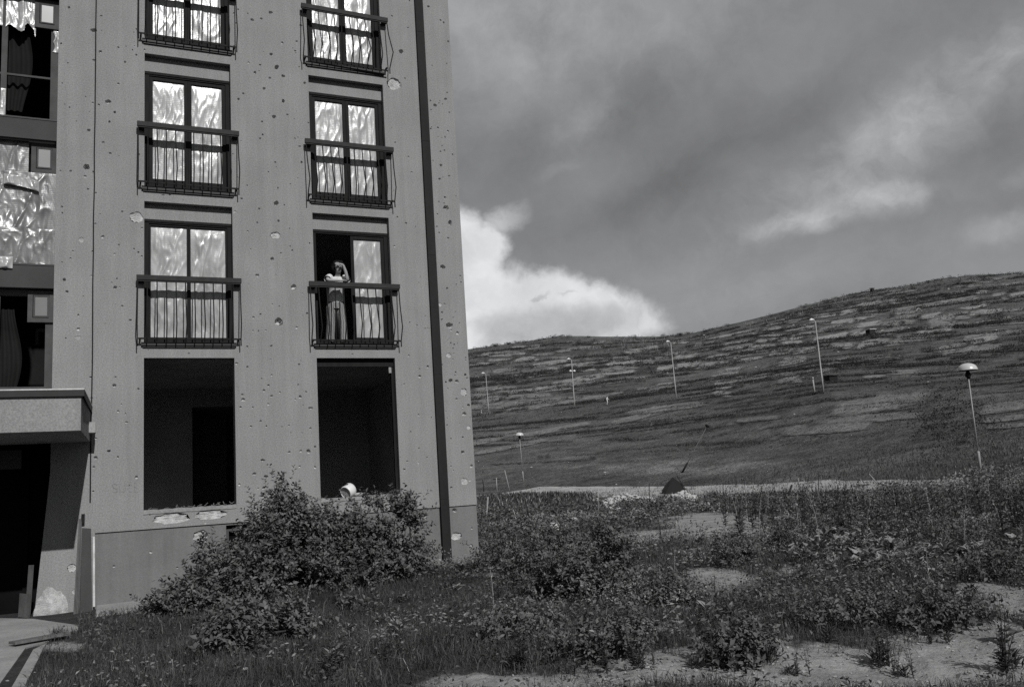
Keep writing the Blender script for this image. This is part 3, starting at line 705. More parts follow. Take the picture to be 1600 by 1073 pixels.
room((RX[0], RX[1], 2.835, 5.382-.287), REC+.12, 5.0, (.3, .9), 2.83, 5.3)

def railing(X, k, bend):
    z0 = 2.80+H*(k-1); zt = z0+1.21; x0, x1 = X[0]-.125, X[1]+.125; y = -.12; rnd = random.Random(k*17+int(abs(X[0])*3))
    dr = bend*.07
    b = B(); b.beam((x0, y, zt-.045), (x1, y, zt-.045-dr*.3), .06, .085); b.beam((x0+.01, y, zt-.10), (x1-.01, y, zt-.10-dr*.3), .035, .022)
    r = b.build('balcony_railing', M['rail'], house)
    for s, xx in ((0, x0+.07), (1, x1-.07)):
        b = B(); b.box(xx-.05, xx+.05, y+.03, -.001, zt-.125, zt-.095); b.build('bracket', M['bar'], r)
    b = B(); b.beam((x0+.03, y, z0+.10), (x1-.03, y, z0+.10-dr), .012, .03); b.build('bottom_rail', M['bar'], r)
    for xx in (x0+.06, x1-.06):
        b = B(); b.beam((xx, y, z0+.10), (xx, 0, z0+.10), .03, .03); b.build('bracket', M['bar'], r)
    n = 12
    for i in range(n):
        x = x0+.02+(x1-x0-.04)*i/(n-1); j = rnd.gauss(0, .008+.03*bend); bul = .15+rnd.gauss(0, .012+.03*bend); kz = .34+rnd.gauss(0, .01+.04*bend)
        b = B(); b.tube([(x, y, zt-.10), (x+j*.3, y-bul*.25, z0+.80), (x+j, y-bul, z0+kz), (x+j*.4, y-.01, z0+.09), (x+j*.4, y-.01, z0+(.055 if 0 < i < n-1 else -.02)-rnd.random()*.02)], .0105, 6)
        b.build('baluster', M['bar'], r, True)
for X in (LX, RX):
    for k in range(1, 5): railing(X, k, {(LX, 1): .0, (LX, 2): .05, (LX, 3): .25, (RX, 1): .12, (RX, 2): .2, (RX, 3): .9}.get((X, k), .1))

# downpipe, cable, basement window
b = B(); z = -1.6
segs = [(-1.7, PLZ+.15)]+[(PLZ+.15+i*2.4, PLZ+.15+(i+1)*2.4) for i in range(6)]
for a, c in segs: b.box(DRX, DRX+.172, -.062, -.003, a, c-.006); b.box(DRX+.006, DRX+.166, -.058, -.003, c-.006, c)
b.build('downpipe', M['pipe'], house)
b = B(); b.tube([(JX-.03, -.008, 14)]+[(JX-.03+random.uniform(-.006, .006), -.010, 14-i*.6) for i in range(1, 24)], .0105, 6); b.build('cable', M['frame'], house, True)
x0, x1, z0, z1 = BASEMENT
b = B(); reveal(b, BASEMENT, .028, .24); b.mi = 1; b.quad((x0, .24, z0), (x1, .24, z0), (x1, .24, z1), (x0, .24, z1)); b.build('basement_opening', [M['plinth'], M['void']], house)
b = B(); bars(b, x0+.01, x1-.01, z0+.01, z1-.06, .045, .12, .16); b.box((x0+x1)/2-.02, (x0+x1)/2+.02, .12, .16, z0+.055, z1-.105); b.build('basement_window_frame', M['bayframe'], house)
# faint scratched letters beside the left ground-floor window
def strokes(lines, w, Y):
    b = B()
    for pl in lines:
        for (p, q) in zip(pl, pl[1:]):
            a, c = atY(*p), atY(*q); b.beam((a[0], Y, a[2]), (c[0], Y, c[2]), w, .003, (0, 1, 0))
    return b
gr = strokes([[(183, 757), (178, 755), (175, 758), (178, 762), (183, 764), (183, 768), (177, 769)], [(187, 758), (187, 769)], [(195, 752), (196, 765), (193, 769), (190, 768)], [(202, 752), (202, 768), (206, 768)], [(200, 758), (205, 757)], [(209, 754), (214, 753)], [(210, 755), (211, 769), (215, 768)], [(210, 761), (214, 761)]], .012, -.002)
M['scratch'] = material('faint_pencil_scratch', .255, .1, 9, .2, 60)
gr.build('scratched_letters', M['scratch'], house)

# the stairwell bay at the left
BX0 = -9.9
def bay_box(x0, x1, z0, z1, y0, y1, mat, name, parent=house):
    b = B(); b.box(x0, x1, y0, y1, z0, z1); return b.build(name, M[mat], parent)
spz = [(3.79, 4.172), (6.405, 6.757), (9.10, 9.50), (11.75, 12.15)]
for a, c in spz:
    sp = bay_box(BX0, BAYX-.004, a, c, .15, .24, 'spandrel', 'spandrel_panel')
    bay_box(BX0, BAYX-.006, c+.002, c+.03, .14, .60, 'bayframe', 'spandrel_capping', sp)
b = B(); b.quad((BAYX, 0, .72), (BAYX, .9, .72), (BAYX, .9, TOPZ), (BAYX, 0, TOPZ)); b.quad((BX0, 0, 1.2), (BX0, 0, TOPZ), (BX0, .9, TOPZ), (BX0, .9, 1.2)); b.build('bay_cheek', M['reveal'], house)
room((BX0+.02, BAYX-.02, 1.9, 13.8), .62, 6.0, (.0, .0), 1.88, 13.9, name='stairwell', mat='shade_curtain')
WY = .32
def storey(z0, z1, kind):
    f = B()
    for x in (-8.21, -9.05): f.box(x-.045, x+.045, WY, WY+.07, z0, z1)
    f.box(-7.495, BAYX-.002, WY-.005, WY+.075, z0, z1); f.box(BX0, BX0+.08, WY, WY+.07, z0, z1)
    f.box(BX0+.08, -9.095, WY, WY+.07, z1-.10, z1); f.box(-9.005, -8.255, WY, WY+.07, z1-.10, z1); f.box(-8.165, -7.495, WY, WY+.07, z1-.10, z1)
    fr = f.build('stairwell_window_frame', M['bayframe'], house)
    # small vent casement in the upper right corner
    b = B(); bars(b, -7.76, BAYX-.006, z1-.56, z1-.02, .075, WY-.05, WY-.008); bars(b, -7.675, BAYX-.085, z1-.475, z1-.105, .022, WY-.062, WY-.051)
    v = b.build('vent_casement', M['bayframe'], fr)
    b = B(); b.box(-7.65, BAYX-.11, WY-.055, WY-.045, z1-.45, z1-.13); b.build('pane', M['bayglass'], v)
    if kind != 'B':
        b = B(); zz = z0+(.82 if kind == 'A' else .215); b.box(-8.165, -7.495, WY+.01, WY+.05, zz, zz+.035); b.box(-9.005, -8.255, WY+.01, WY+.05, zz, zz+.035); b.build('transom', M['bayframe'], fr)
        # limp dark curtain inside
        nx, nz = 14, 20; U, W = np.meshgrid(np.linspace(0, 1, nx), np.linspace(0, 1, nz))
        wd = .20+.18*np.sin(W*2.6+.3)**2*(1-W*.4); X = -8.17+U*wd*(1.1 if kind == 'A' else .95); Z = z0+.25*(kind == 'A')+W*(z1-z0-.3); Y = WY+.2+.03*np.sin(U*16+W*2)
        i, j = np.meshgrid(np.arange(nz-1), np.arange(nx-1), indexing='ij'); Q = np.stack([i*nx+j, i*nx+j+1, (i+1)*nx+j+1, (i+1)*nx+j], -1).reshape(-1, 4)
        link('curtain', np_mesh('curtain', np.stack([X, Y, Z], -1).reshape(-1, 3), Q, [M['shade_curtain']], True), fr)
    if kind == 'A':
        def torn(U, W, X, Z):
            e = .06*np.sin(U*9)+.10*(fbm(U*5, U*0+2, 77)-.5)
            return X, Z+(1-W)*(e+.10*(U > .62)*(U < .97)-.14*sstep(.7, .9, U))
        sheet('plastic_sheet', -8.20, -7.74, z1-.62, z1+.02, WY-.02, 401, fr, 1.6, 40, 50, torn)
        sheet('plastic_sheet', -9.0, -8.25, z1-.60, z1+.02, WY-.01, 402, fr, 1.6, 40, 50)
        sheet('plastic_strip', -7.47, -7.375, z1-.98, z1-.56, WY-.02, 403, fr, 1.3, 10, 40, lambda U, W, X, Z: (X+.03*(1-U)*np.abs(np.sin(W*7)), Z))
        sheet('plastic_strip', -8.25, -8.17, z0+.02, z0+.55, WY-.01, 404, fr, 1.3, 10, 40)
    if kind == 'B':
        sheet('plastic_sheet', -8.9, -7.80, z1-.68, z1+.01, WY-.02, 411, fr, 1.1, 60, 40, None, 'foil_grey')
        sheet('plastic_sheet', -8.9, BAYX-.012, z0+.50, z1-.58, WY-.10, 412, fr, 1.6, 80, 80, None, 'foil_grey')
        sheet('plastic_sheet', -8.9, BAYX-.012, z0-.03, z0+.62, WY-.135, 413, fr, 1.4, 80, 60, None, 'foil_grey')
        sheet('plastic_flap', -8.15, -7.62, z1-.84, z1-.66, WY-.17, 414, fr, 2.5, 40, 20, lambda U, W, X, Z: (X, Z-.10*U**2), 'foil')
        sheet('plastic_flap', -8.6, -7.98, z0-.10, z0+.10, WY-.20, 415, fr, 2.5, 30, 20)
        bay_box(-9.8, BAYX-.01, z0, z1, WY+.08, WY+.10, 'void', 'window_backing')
storey(6.787, 9.10, 'A'); storey(4.202, 6.405, 'B'); storey(1.90, 3.79, 'C'); storey(9.53, 11.75, 'B')

# entrance canopy
CZ0, CZ1 = 1.182, 1.742
can = [(-6.785, 0), (-6.857, -2.30), (-10.2, -2.30), (-10.2, 0)]
b = B(); vs = [(x, y, CZ0) for x, y in can]+[(x, y, CZ1) for x, y in can]
b.add(vs, [(0, 1, 2, 3), (7, 6, 5, 4), (0, 4, 5, 1), (1, 5, 6, 2), (2, 6, 7, 3)]); can_o = b.build('entrance_canopy', M['render'], house)
b = B(); b.add([(-6.755, .0, CZ1+.012), (-6.815, -2.345, CZ1+.012), (-10.2, -2.345, CZ1+.012), (-10.2, 0, CZ1+.012), (-6.755, 0, CZ1+.03), (-6.815, -2.345, CZ1+.03), (-10.2, -2.345, CZ1+.03), (-10.2, 0, CZ1+.03)],
      [(0, 1, 2, 3), (7, 6, 5, 4), (0, 4, 5, 1), (1, 5, 6, 2)]); b.build('flashing', M['tin'], can_o)
b = B(); b.beam((-6.822, -2.335, CZ1-.035), (-10.2, -2.335, CZ1-.035), .012, .085); b.beam((-6.765, -.01, CZ1-.035), (-6.822, -2.335, CZ1-.035), .012, .085); b.build('drip_edge', M['darktin'], can_o)
b = B(); b.box(-6.80, -6.70, -.42, -.20, 1.30, 1.47); b.build('lamp_bracket', M['concrete'], can_o)
# entrance behind the canopy, its deep shade put into the near-black colour
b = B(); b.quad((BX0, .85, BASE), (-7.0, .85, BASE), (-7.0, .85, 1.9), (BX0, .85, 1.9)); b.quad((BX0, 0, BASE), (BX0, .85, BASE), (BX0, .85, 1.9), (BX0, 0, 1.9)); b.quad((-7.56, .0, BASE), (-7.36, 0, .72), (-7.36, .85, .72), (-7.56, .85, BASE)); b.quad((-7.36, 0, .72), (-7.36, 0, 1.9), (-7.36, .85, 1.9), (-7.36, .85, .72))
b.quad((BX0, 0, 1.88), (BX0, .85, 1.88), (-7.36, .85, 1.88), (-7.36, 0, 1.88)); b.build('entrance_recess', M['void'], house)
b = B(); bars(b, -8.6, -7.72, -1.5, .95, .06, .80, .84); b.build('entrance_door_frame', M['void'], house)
b = B(); b.box(-8.9, -7.78, .10, .14, .80, 1.10); b.build('dark_sign_plate', M['spandrel'], house)
b = B(); b.box(BX0, BAYX, .0, .30, 1.20, 1.92); b.build('entrance_lintel', M['spandrel'], house)
# broken render at the foot of the entrance pier is bare block
b = B(); vs = []; n = 15
for i in range(n): a = math.pi*i/(n-1); vs.append((-7.30+.27*math.cos(a)*random.uniform(.85, 1.1), -.02-.03*math.sin(a), -1.52+.42*math.sin(a)*random.uniform(.85, 1.1)))
b.add(vs+[(-7.30, -.09, -1.53), (-7.32, -.10, -1.33)], [(i, n+1, i+1) for i in range(n-1)]+[(n, n+1, 0), (n-1, n+1, n)]); b.build('bared_block', M['plaster'], house)
# hooded metal casing leaning on the corner of the pier
cas = empty('metal_casing', (-6.83, -.28, -1.53), 'tall grey folded sheet-metal casing leaning against the corner of the entrance pier', 'metal panel')
b = B(); b.add([(-6.985, -.42, -1.55), (-6.90, -.30, -1.53), (-6.892, -.06, -.06), (-6.935, -.10, -.05)], [(0, 1, 2, 3), (3, 2, 1, 0)]); b.build('narrow_flange', M['board'], cas)
b = B(); b.add([(-6.895, -.29, -1.54), (-6.72, -.24, -1.56), (-6.757, -.045, -.22), (-6.888, -.06, -.20), (-6.895, -.27, -1.54), (-6.72, -.22, -1.56), (-6.757, -.025, -.22), (-6.888, -.04, -.20)], [(0,1,2,3), (7,6,5,4), (1,5,6,2), (3,2,6,7), (0,3,7,4)]); b.build('front_sheet', M['spandrel'], cas)
b = B(); b.box(-6.90, -6.85, -.07, -.03, -.13, .02); b.build('hook', M['bar'], cas)
b = B(); b.beam((-6.70, -.05, -1.45), (-6.715, -.035, -.35), .03, .03); b.build('pale_strip', M['tin'], cas)

# ------------------------------------------------------------------ path and apron
def slab(name, px, z, mat, thick=.12, kind='structure', jig=0.0):
    top = [atZ(x, y, z) for x, y in px]; n = len(top); b = B()
    b.add([(p[0], p[1], z+random.uniform(-jig, jig)) for p in top]+[(p[0], p[1], z-thick) for p in top], [tuple(range(n))[::-1], *[(i, (i+1) % n, n+(i+1) % n, n+i) for i in range(n)]])
    me = b.mesh(name, mat); me.flip_normals() if me.polygons[0].normal.z < 0 else None
    o = link(name, me); return tag(o, None, kind=kind)
pa = slab('path', [(-160, 962), (52, 966), (122, 976), (122, 983), (74, 1001), (40, 1011), (-8, 1078), (-160, 1078)], -1.482, M['concrete'])
pb = slab('path', [(52, 1014), (73, 1004), (68, 1012), (34, 1080), (14, 1080)], -1.486, M['concrete'])
b = B(); n = 14; vs = []
for i in range(n+1): x = -6.66+2.4*i/n; wd_ = 1.25-.75*min(1, i/9); vs += [(x, .02, -1.44+.03*i/n), (x, -wd_+random.uniform(-.08, .08), -1.465+.03*i/n+random.uniform(-.008, .008)), (x, -wd_-.05+random.uniform(-.06, .06), -1.62)]
b.add(vs, [(i*3+k, i*3+k+1, (i+1)*3+k+1, (i+1)*3+k) for i in range(n) for k in range(2)]); me = b.mesh('pavement', M['concrete']); tag(link('pavement', me), kind='structure')
pth = [atZ(*q, -1.44) for q in ((12, 1005), (107, 985), (103, 993), (25, 1003))]
b = B(); b.beam(pth[0]*.5+pth[3]*.5, pth[1]*.5+pth[2]*.5, .17, .03); tag(b.build('plank', M['board']), 'weathered board lying flat on the concrete path', 'plank')
p0 = atZ(44, 964, -1.5); b = B(); b.beam((p0[0], p0[1]-.12, -1.49), (p0[0]+.02, p0[1]+.10, -.72), .075, .03, (0, 1, 0)); tag(b.build('plank', M['board_dark']), 'upright narrow dark board standing in the black entrance', 'plank')
b = B(); b.add([(p0[0]-.13, p0[1]-.1, -1.47), (p0[0]+.03, p0[1]-.16, -1.50), (p0[0]+.03, p0[1]-.1, -1.15), (p0[0]-.12, p0[1]-.05, -1.12), (p0[0]-.13, p0[1]-.06, -1.47), (p0[0]+.03, p0[1]-.12, -1.50), (p0[0]+.03, p0[1]-.06, -1.15), (p0[0]-.12, p0[1]-.01, -1.12)], [(0,1,2,3), (7,6,5,4), (0,3,7,4), (1,5,6,2), (3,2,6,7)]); tag(b.build('board_offcut', M['board_dark']), 'short broad dark board propped at the foot of the entrance', 'board')

# ------------------------------------------------------------------ leaves
def leaf_mesh(name, P, D, Nn, Ln, Wd, mats, midx=None, fold=.18):
    """one folded diamond per leaf: P base, D direction, Nn face normal, Ln length, Wd width"""
    D = D/np.linalg.norm(D, axis=1, keepdims=True); S = np.cross(D, Nn); S = S/np.maximum(np.linalg.norm(S, axis=1, keepdims=True), 1e-6); U = np.cross(S, D)
    Ln = Ln[:, None]; Wd = Wd[:, None]
    a = P; t = P+D*Ln-U*Ln*.12; l = P+D*Ln*.45+S*Wd*.5+U*Wd*fold; r = P+D*Ln*.45-S*Wd*.5+U*Wd*fold
    V = np.stack([a, r, t, l], 1).reshape(-1, 3); k = np.arange(len(P))*4
    T = np.stack([np.stack([k, k+1, k+2], -1), np.stack([k, k+2, k+3], -1)], 1).reshape(-1, 3)
    return np_mesh(name, V, T, mats, False, None if midx is None else np.repeat(midx, 2))
def unit(n, r): 
    v = r.normal(size=(n, 3)); return v/np.linalg.norm(v, axis=1, keepdims=True)

def shrub(name, label, lobes, twigs, seed, leaf=(.05, .095), group=None, base=None, mat='leaf', spike=.18, stems=True, cat='shrub', density=1.0):
    """lobes: (x,y,z,rx,ry,rz) ellipsoids; twigs sprout through their volume, each carrying a dozen leaves"""
    r = np.random.default_rng(seed); lobes = np.array(lobes, float); bx = base if base is not None else (lobes[:, 0].mean(), lobes[:, 1].mean(), None)
    bz = float(gz(bx[0], bx[1])); root = empty(name, (bx[0], bx[1], bz), label, cat, group)
    vol = lobes[:, 3]*lobes[:, 4]*lobes[:, 5]; vol = vol**.8; cnt = np.maximum((twigs*vol/vol.sum()), 4).astype(int)
    O = []; Dd = []; Tl = []
    for L, c in zip(lobes, cnt):
        u = unit(c, r); rad = r.random(c)**.42; p = u*rad[:, None]
        bump = .80+.45*fbm(u[:, 0]*2.2+u[:, 2]*1.7+L[0]*3, u[:, 1]*2.2+L[1]*3, seed, 3)
        O.append(L[:3]+p*L[3:6]*bump[:, None]*.9); d = u*.7+np.array([0, -.05, .75])+r.normal(size=(c, 3))*.35; Dd.append(d/np.linalg.norm(d, axis=1, keepdims=True))
        Tl.append(r.uniform(.10, .30, c)*(1+(r.random(c) < spike)*r.uniform(.3, 1.2, c)))
    O = np.concatenate(O); Dd = np.concatenate(Dd); Tl = np.concatenate(Tl)
    g = gz(O[:, 0], O[:, 1]); ok = (O[:, 2] > g+.02) & ((O[:, 1] < -.12) | (O[:, 0] > .15)); O, Dd, Tl = O[ok], Dd[ok], Tl[ok]
    # gaps: drop twigs where a coarse noise is low
    gap = fbm(O[:, 0]*2.6+O[:, 1]*1.1, O[:, 2]*2.6, seed+3, 3); ok = gap > .37; O, Dd, Tl = O[ok], Dd[ok], Tl[ok]
    k = 12; n = len(O); t = (np.arange(k)+.6)/k; P = O[:, None, :]+Dd[:, None, :]*Tl[:, None, None]*t[None, :, None]
    P[..., 2] -= (t**2)[None, :]*Tl[:, None]*.15
    side = np.cross(Dd, unit(n, r)); side /= np.linalg.norm(side, axis=1, keepdims=True); oth = np.cross(Dd, side)
    ph = np.arange(k)*2.4; s3 = side[:, None, :]*np.cos(ph)[None, :, None]+oth[:, None, :]*np.sin(ph)[None, :, None]
    LD = s3*.9+Dd[:, None, :]*.55+r.normal(size=(n, k, 3))*.28; LN = Dd[:, None, :]*.8+np.array([0, -.25, .7])+r.normal(size=(n, k, 3))*.45
    m = n*k; ln = r.uniform(leaf[0], leaf[1], m); wd = ln*r.uniform(.45, .62, m)
    me = leaf_mesh('foliage', P.reshape(-1, 3), LD.reshape(-1, 3), LN.reshape(-1, 3), ln, wd, [M[mat]])
    link('foliage', me, root)
    if stems:
        b = B()
        for L in lobes:
            for q in range(3):
                a = r.normal(size=2)*.10; e = L[:3]+r.normal(size=3)*L[3:6]*.35; s = np.array([bx[0]+a[0]+(L[0]-bx[0])*.25, bx[1]+a[1]+(L[1]-bx[1])*.25, bz-.05]); mid = (s+e)/2+np.array([r.normal()*.06, r.normal()*.06, .08])
                b.tube([s, mid, e], [.022, .016, .006], 5, False)
        b.build('stems', M['bark'], root, True)
    return root
def lobe(px, py, rx, ry, Y, ryd=None):
    c = atY(px, py, Y); s = F/((c-CAM)@FW); return (c[0], c[1], c[2], rx/s, ryd or .85*rx/s, ry/s)

shrub('lilac_shrub', 'tall leafy shrub with upright tips in front of the ground-floor windows', [
    lobe(445, 845, 62, 66, -1.6, .7), lobe(440, 800, 26, 42, -1.5, .3), lobe(395, 885, 62, 66, -1.9, .7), lobe(500, 850, 60, 60, -1.6, .65), lobe(470, 920, 95, 66, -2.2, .8), lobe(360, 935, 55, 50, -2.4, .6), lobe(540, 915, 60, 70, -2.0, .7), lobe(470, 815, 32, 30, -1.5, .3), lobe(437, 780, 9, 30, -1.5, .10), lobe(475, 790, 7, 26, -1.5, .08), lobe(412, 812, 10, 26, -1.6, .10)], 2300, 11, base=(-3.9, -1.9, 0), spike=.3)
shrub('lilac_shrub', 'rounded leafy shrub filling the wall between the right window and the downpipe', [
    lobe(600, 850, 55, 66, -1.5, .6), lobe(558, 845, 40, 50, -1.6, .5), lobe(612, 815, 36, 40, -1.4, .35), lobe(645, 850, 28, 56, -1.4, .4), lobe(622, 905, 52, 62, -1.7, .6), lobe(570, 925, 55, 56, -2.1, .7), lobe(640, 945, 48, 42, -1.9, .6), lobe(580, 815, 34, 34, -1.4, .35), lobe(632, 820, 22, 36, -1.4, .3), lobe(560, 968, 58, 30, -3.8, .5), lobe(632, 968, 50, 26, -3.4, .45)], 2700, 12, base=(-2.2, -1.7, 0), spike=.35)
shrub('lilac_shrub', 'low leafy bush at the left end of the shrubs, against the plinth', [
    lobe(300, 955, 46, 42, -2.4, .5), lobe(243, 968, 36, 28, -2.3, .4), lobe(325, 925, 30, 40, -2.1, .4), lobe(318, 880, 10, 40, -1.9, .12)], 760, 13, base=(-5.4, -2.4, 0), spike=.3)
shrub('bramble_bush', 'straggling dark bush in the grass in front of the tall shrub', [
    lobe(378, 1000, 58, 42, -5.6, .55), lobe(335, 1015, 40, 24, -6.0, .45), lobe(432, 985, 50, 34, -5.0, .5)], 900, 14, base=(-5.1, -5.6, 0))
shrub('bramble_bush', 'dark round bush standing alone in the weeds right of the house', [
    lobe(945, 880, 44, 52, -5.2, .5), lobe(905, 910, 44, 48, -5.4, .5), lobe(965, 925, 36, 36, -5.6, .45), lobe(870, 925, 48, 40, -5.2, .5)], 950, 15, base=(-.9, -5.4, 0), leaf=(.045, .08))
shrub('bramble_bush', 'leafy thicket beside the corner of the house', [
    lobe(810, 850, 52, 36, -2.6, .7), lobe(860, 850, 40, 30, -3.0, .6), lobe(770, 875, 30, 26, -2.2, .4), lobe(830, 885, 46, 34, -3.6, .5)], 620, 16, base=(.3, -3.0, 0), leaf=(.045, .075))
shrub('bramble_bush', 'low leafy growth at the foot of the downpipe', [
    lobe(715, 912, 50, 26, -2.0, .4), lobe(700, 940, 60, 24, -3.0, .5), lobe(760, 940, 60, 22, -3.6, .5)], 420, 17, base=(-.9, -2.6, 0), leaf=(.035, .065))

for i, (px, py, rx, ry, lab) in enumerate(((1150, 858, 46, 34, 'low dark weed clump beside the sandy plot'), (1235, 838, 40, 30, 'leafy weed clump left of the pale broad leaves'), (1545, 875, 70, 36, 'dark weed thicket at the right edge'), (1340, 950, 90, 22, 'spreading weed patch above the bare soil'), (1480, 955, 70, 24, 'dark weed patch above the bare soil at the far right'), (965, 1005, 80, 26, 'leafy weed patch below the dark round bush'), (830, 985, 60, 20, 'small weed patch in the grass below the house corner'), (1170, 1015, 46, 26, 'ragged weed clump on the edge of the bare soil'), (1040, 925, 50, 22, 'weed tuft right of the dark round bush'), (1470, 825, 80, 34, 'tall weed stand towards the right lamp'), (1330, 812, 70, 28, 'tall weed stand in front of the road'))):
    c = atZ(px, py+ry*.8, -1.45); s_ = F/((c-CAM)@FW); g0 = float(gz(c[0], c[1])); a_, h_ = rx/s_, ry/s_*1.1
    shrub('weed_clump', lab, [(c[0]+o_*a_*.6, c[1]+abs(o_)*.1, g0+h_*(.45-.1*abs(o_)), a_*.55, min(a_*.6, .8), h_*.6) for o_ in (-1, 0, .9)], int(170+60*a_), 300+i, leaf=(.03*max(1, 100/s_*.8), .065*max(1, 100/s_*.8)), mat='weed' if i % 3 else 'leaf', stems=False, cat='weeds', spike=.5)
# ------------------------------------------------------------------ grass and ground cover
def free(x, y):
    inside = (x < .05) & (y > -.08)
    path = (x < -6.2-.16*(y+1.5)*1.0) & (y > -7.6) & (x < -6.55+(-y-2)*.14)
    px, py, w = proj(np.stack([x, y, np.full_like(x, -1.48)], -1))
    onpath = (w > 0) & (((px < 122) & (py < 985) & (py > 950)) | ((px < 75-(py-1000)*.52) & (py > 984)))
    apron = (x < -4.2) & (x > -6.9) & (y > -.45-.75*np.clip((-5.0-x)/1.6, 0, 1))
    return ~(inside | onpath | apron)
def scatter(n, r0, r1, az0=-14, az1=64, power=1.25, seed=1):
    r = np.random.default_rng(seed); e = 2-power; R_s = (r.random(n)*(r1**e-r0**e)+r0**e)**(1/e); a = np.radians(r.uniform(az0, az1, n))
    x = CAM[0]+np.sin(a)*R_s; y = CAM[1]+np.cos(a)*R_s; ok = free(x, y); return x[ok], y[ok], R_s[ok], r
def blades(name, n, r0, r1, hmin, hmax, wid, mat, seed, label, thin=1.0, lean=.75):
    x, y, Rr, r = scatter(n, r0, r1, seed=seed)
    ba = bare(x, y); cl = fbm(x/.55, y/.55, 51+seed, 3); keep = (r.random(len(x)) > ba*1.15) & (r.random(len(x)) < .35+1.5*(cl-.25)*thin)
    x, y, Rr, cl = x[keep], y[keep], Rr[keep], cl[keep]; m = len(x)
    tall = .45+1.1*fbm(x/1.9, y/1.9, 61, 3); h = r.uniform(hmin, hmax, m)*tall*(1-.3*bare(x, y)); grow = np.clip(Rr/13, 1, 4)
    w = wid*grow*r.uniform(.7, 1.3, m); h = h*np.clip(grow, 1, 1.5); az = r.uniform(0, 2*np.pi, m); ln = np.abs(r.normal(0, lean, m))+.12
    dx, dy = np.cos(az), np.sin(az); z = gz(x, y)-.01
    fa = r.uniform(0, np.pi, m); sx, sy = np.cos(fa)*w/2, np.sin(fa)*w/2
    b0 = np.stack([x-sx, y-sy, z], -1); b1 = np.stack([x+sx, y+sy, z], -1)
    mx, my, mz = x+dx*ln*h*.3, y+dy*ln*h*.3, z+h*.6
    m0 = np.stack([mx-sx*.75, my-sy*.75, mz], -1); m1 = np.stack([mx+sx*.75, my+sy*.75, mz], -1); t = np.stack([x+dx*ln*h, y+dy*ln*h, z+h*np.clip(1-.32*ln, .35, 1)], -1)
    V = np.stack([b0, b1, m0, m1, t], 1).reshape(-1, 3); k = np.arange(m)*5
    T = np.stack([np.stack([k, k+1, k+3], -1), np.stack([k, k+3, k+2], -1), np.stack([k+2, k+3, k+4], -1)], 1).reshape(-1, 3)
    o = link(name, np_mesh(name, V, T, [M[mat]])); return tag(o, label, 'grass', kind='stuff')
blades('grass', 420000, 5.5, 26, .05, .18, .0055, 'grass', 1, 'rough dark meadow grass over the whole foreground')
blades('grass', 110000, 20, 70, .06, .20, .007, 'grass', 2, 'coarse grass further out towards the road', lean=.55)
blades('dry_grass', 7000, 5.5, 60, .06, .22, .005, 'straw', 3, 'thin pale dry stalks among the green grass', lean=.5)
def road_grass():
    r = np.random.default_rng(77); n = 5200; x = r.uniform(752, 1640, n); yy = 776+r.random(n)**1.4*26; G, ok = px_ground_near(x, yy); ok &= ~((x > 925) & (x < 1108) & (yy < 794)); G = G[ok]; cl = fbm(G[:, 0]/2.2, G[:, 1]/2.2, 19, 3); G = G[cl > .43]; m = len(G); k = 7
    C = np.repeat(G, k, 0); Rr = np.hypot(C[:, 0]-CAM[0], C[:, 1]-CAM[1]); C[:, :2] += r.normal(0, .12, (m*k, 2)); D = r.normal(size=(m*k, 3))*.35+np.array([0, 0, 1.0]); ln = r.uniform(.12, .42, m*k)*np.clip(Rr/45, .7, 1.3)
    tag(link('verge_grass', leaf_mesh('verge_grass', C, D, r.normal(size=(m*k, 3)), ln, ln*.13+Rr*.0004, [M['grass'], M['straw']], (r.random(m*k) < .12).astype(int))), 'rank grass standing along the near side of the road', 'grass', kind='stuff')
def px_ground_near(X, Y):
    out = []; ok = []
    d = FW+((X-800)/F)[:, None]*RT+((536.5-Y)/F)[:, None]*UP; d = d/np.hypot(d[:, 0], d[:, 1])[:, None]; Rs = np.exp(np.linspace(math.log(12), math.log(110), 120)); E = CAM[2]+d[:, 2:3]*Rs-gz(CAM[0]+d[:, 0:1]*Rs, CAM[1]+d[:, 1:2]*Rs); b_ = E < 0; k = np.clip(b_.argmax(1), 1, 119); Rr = Rs[k]; x = CAM[0]+d[:, 0]*Rr; y = CAM[1]+d[:, 1]*Rr
    return np.stack([x, y, gz(x, y)], -1), b_.any(1) & free(x, y)
road_grass()
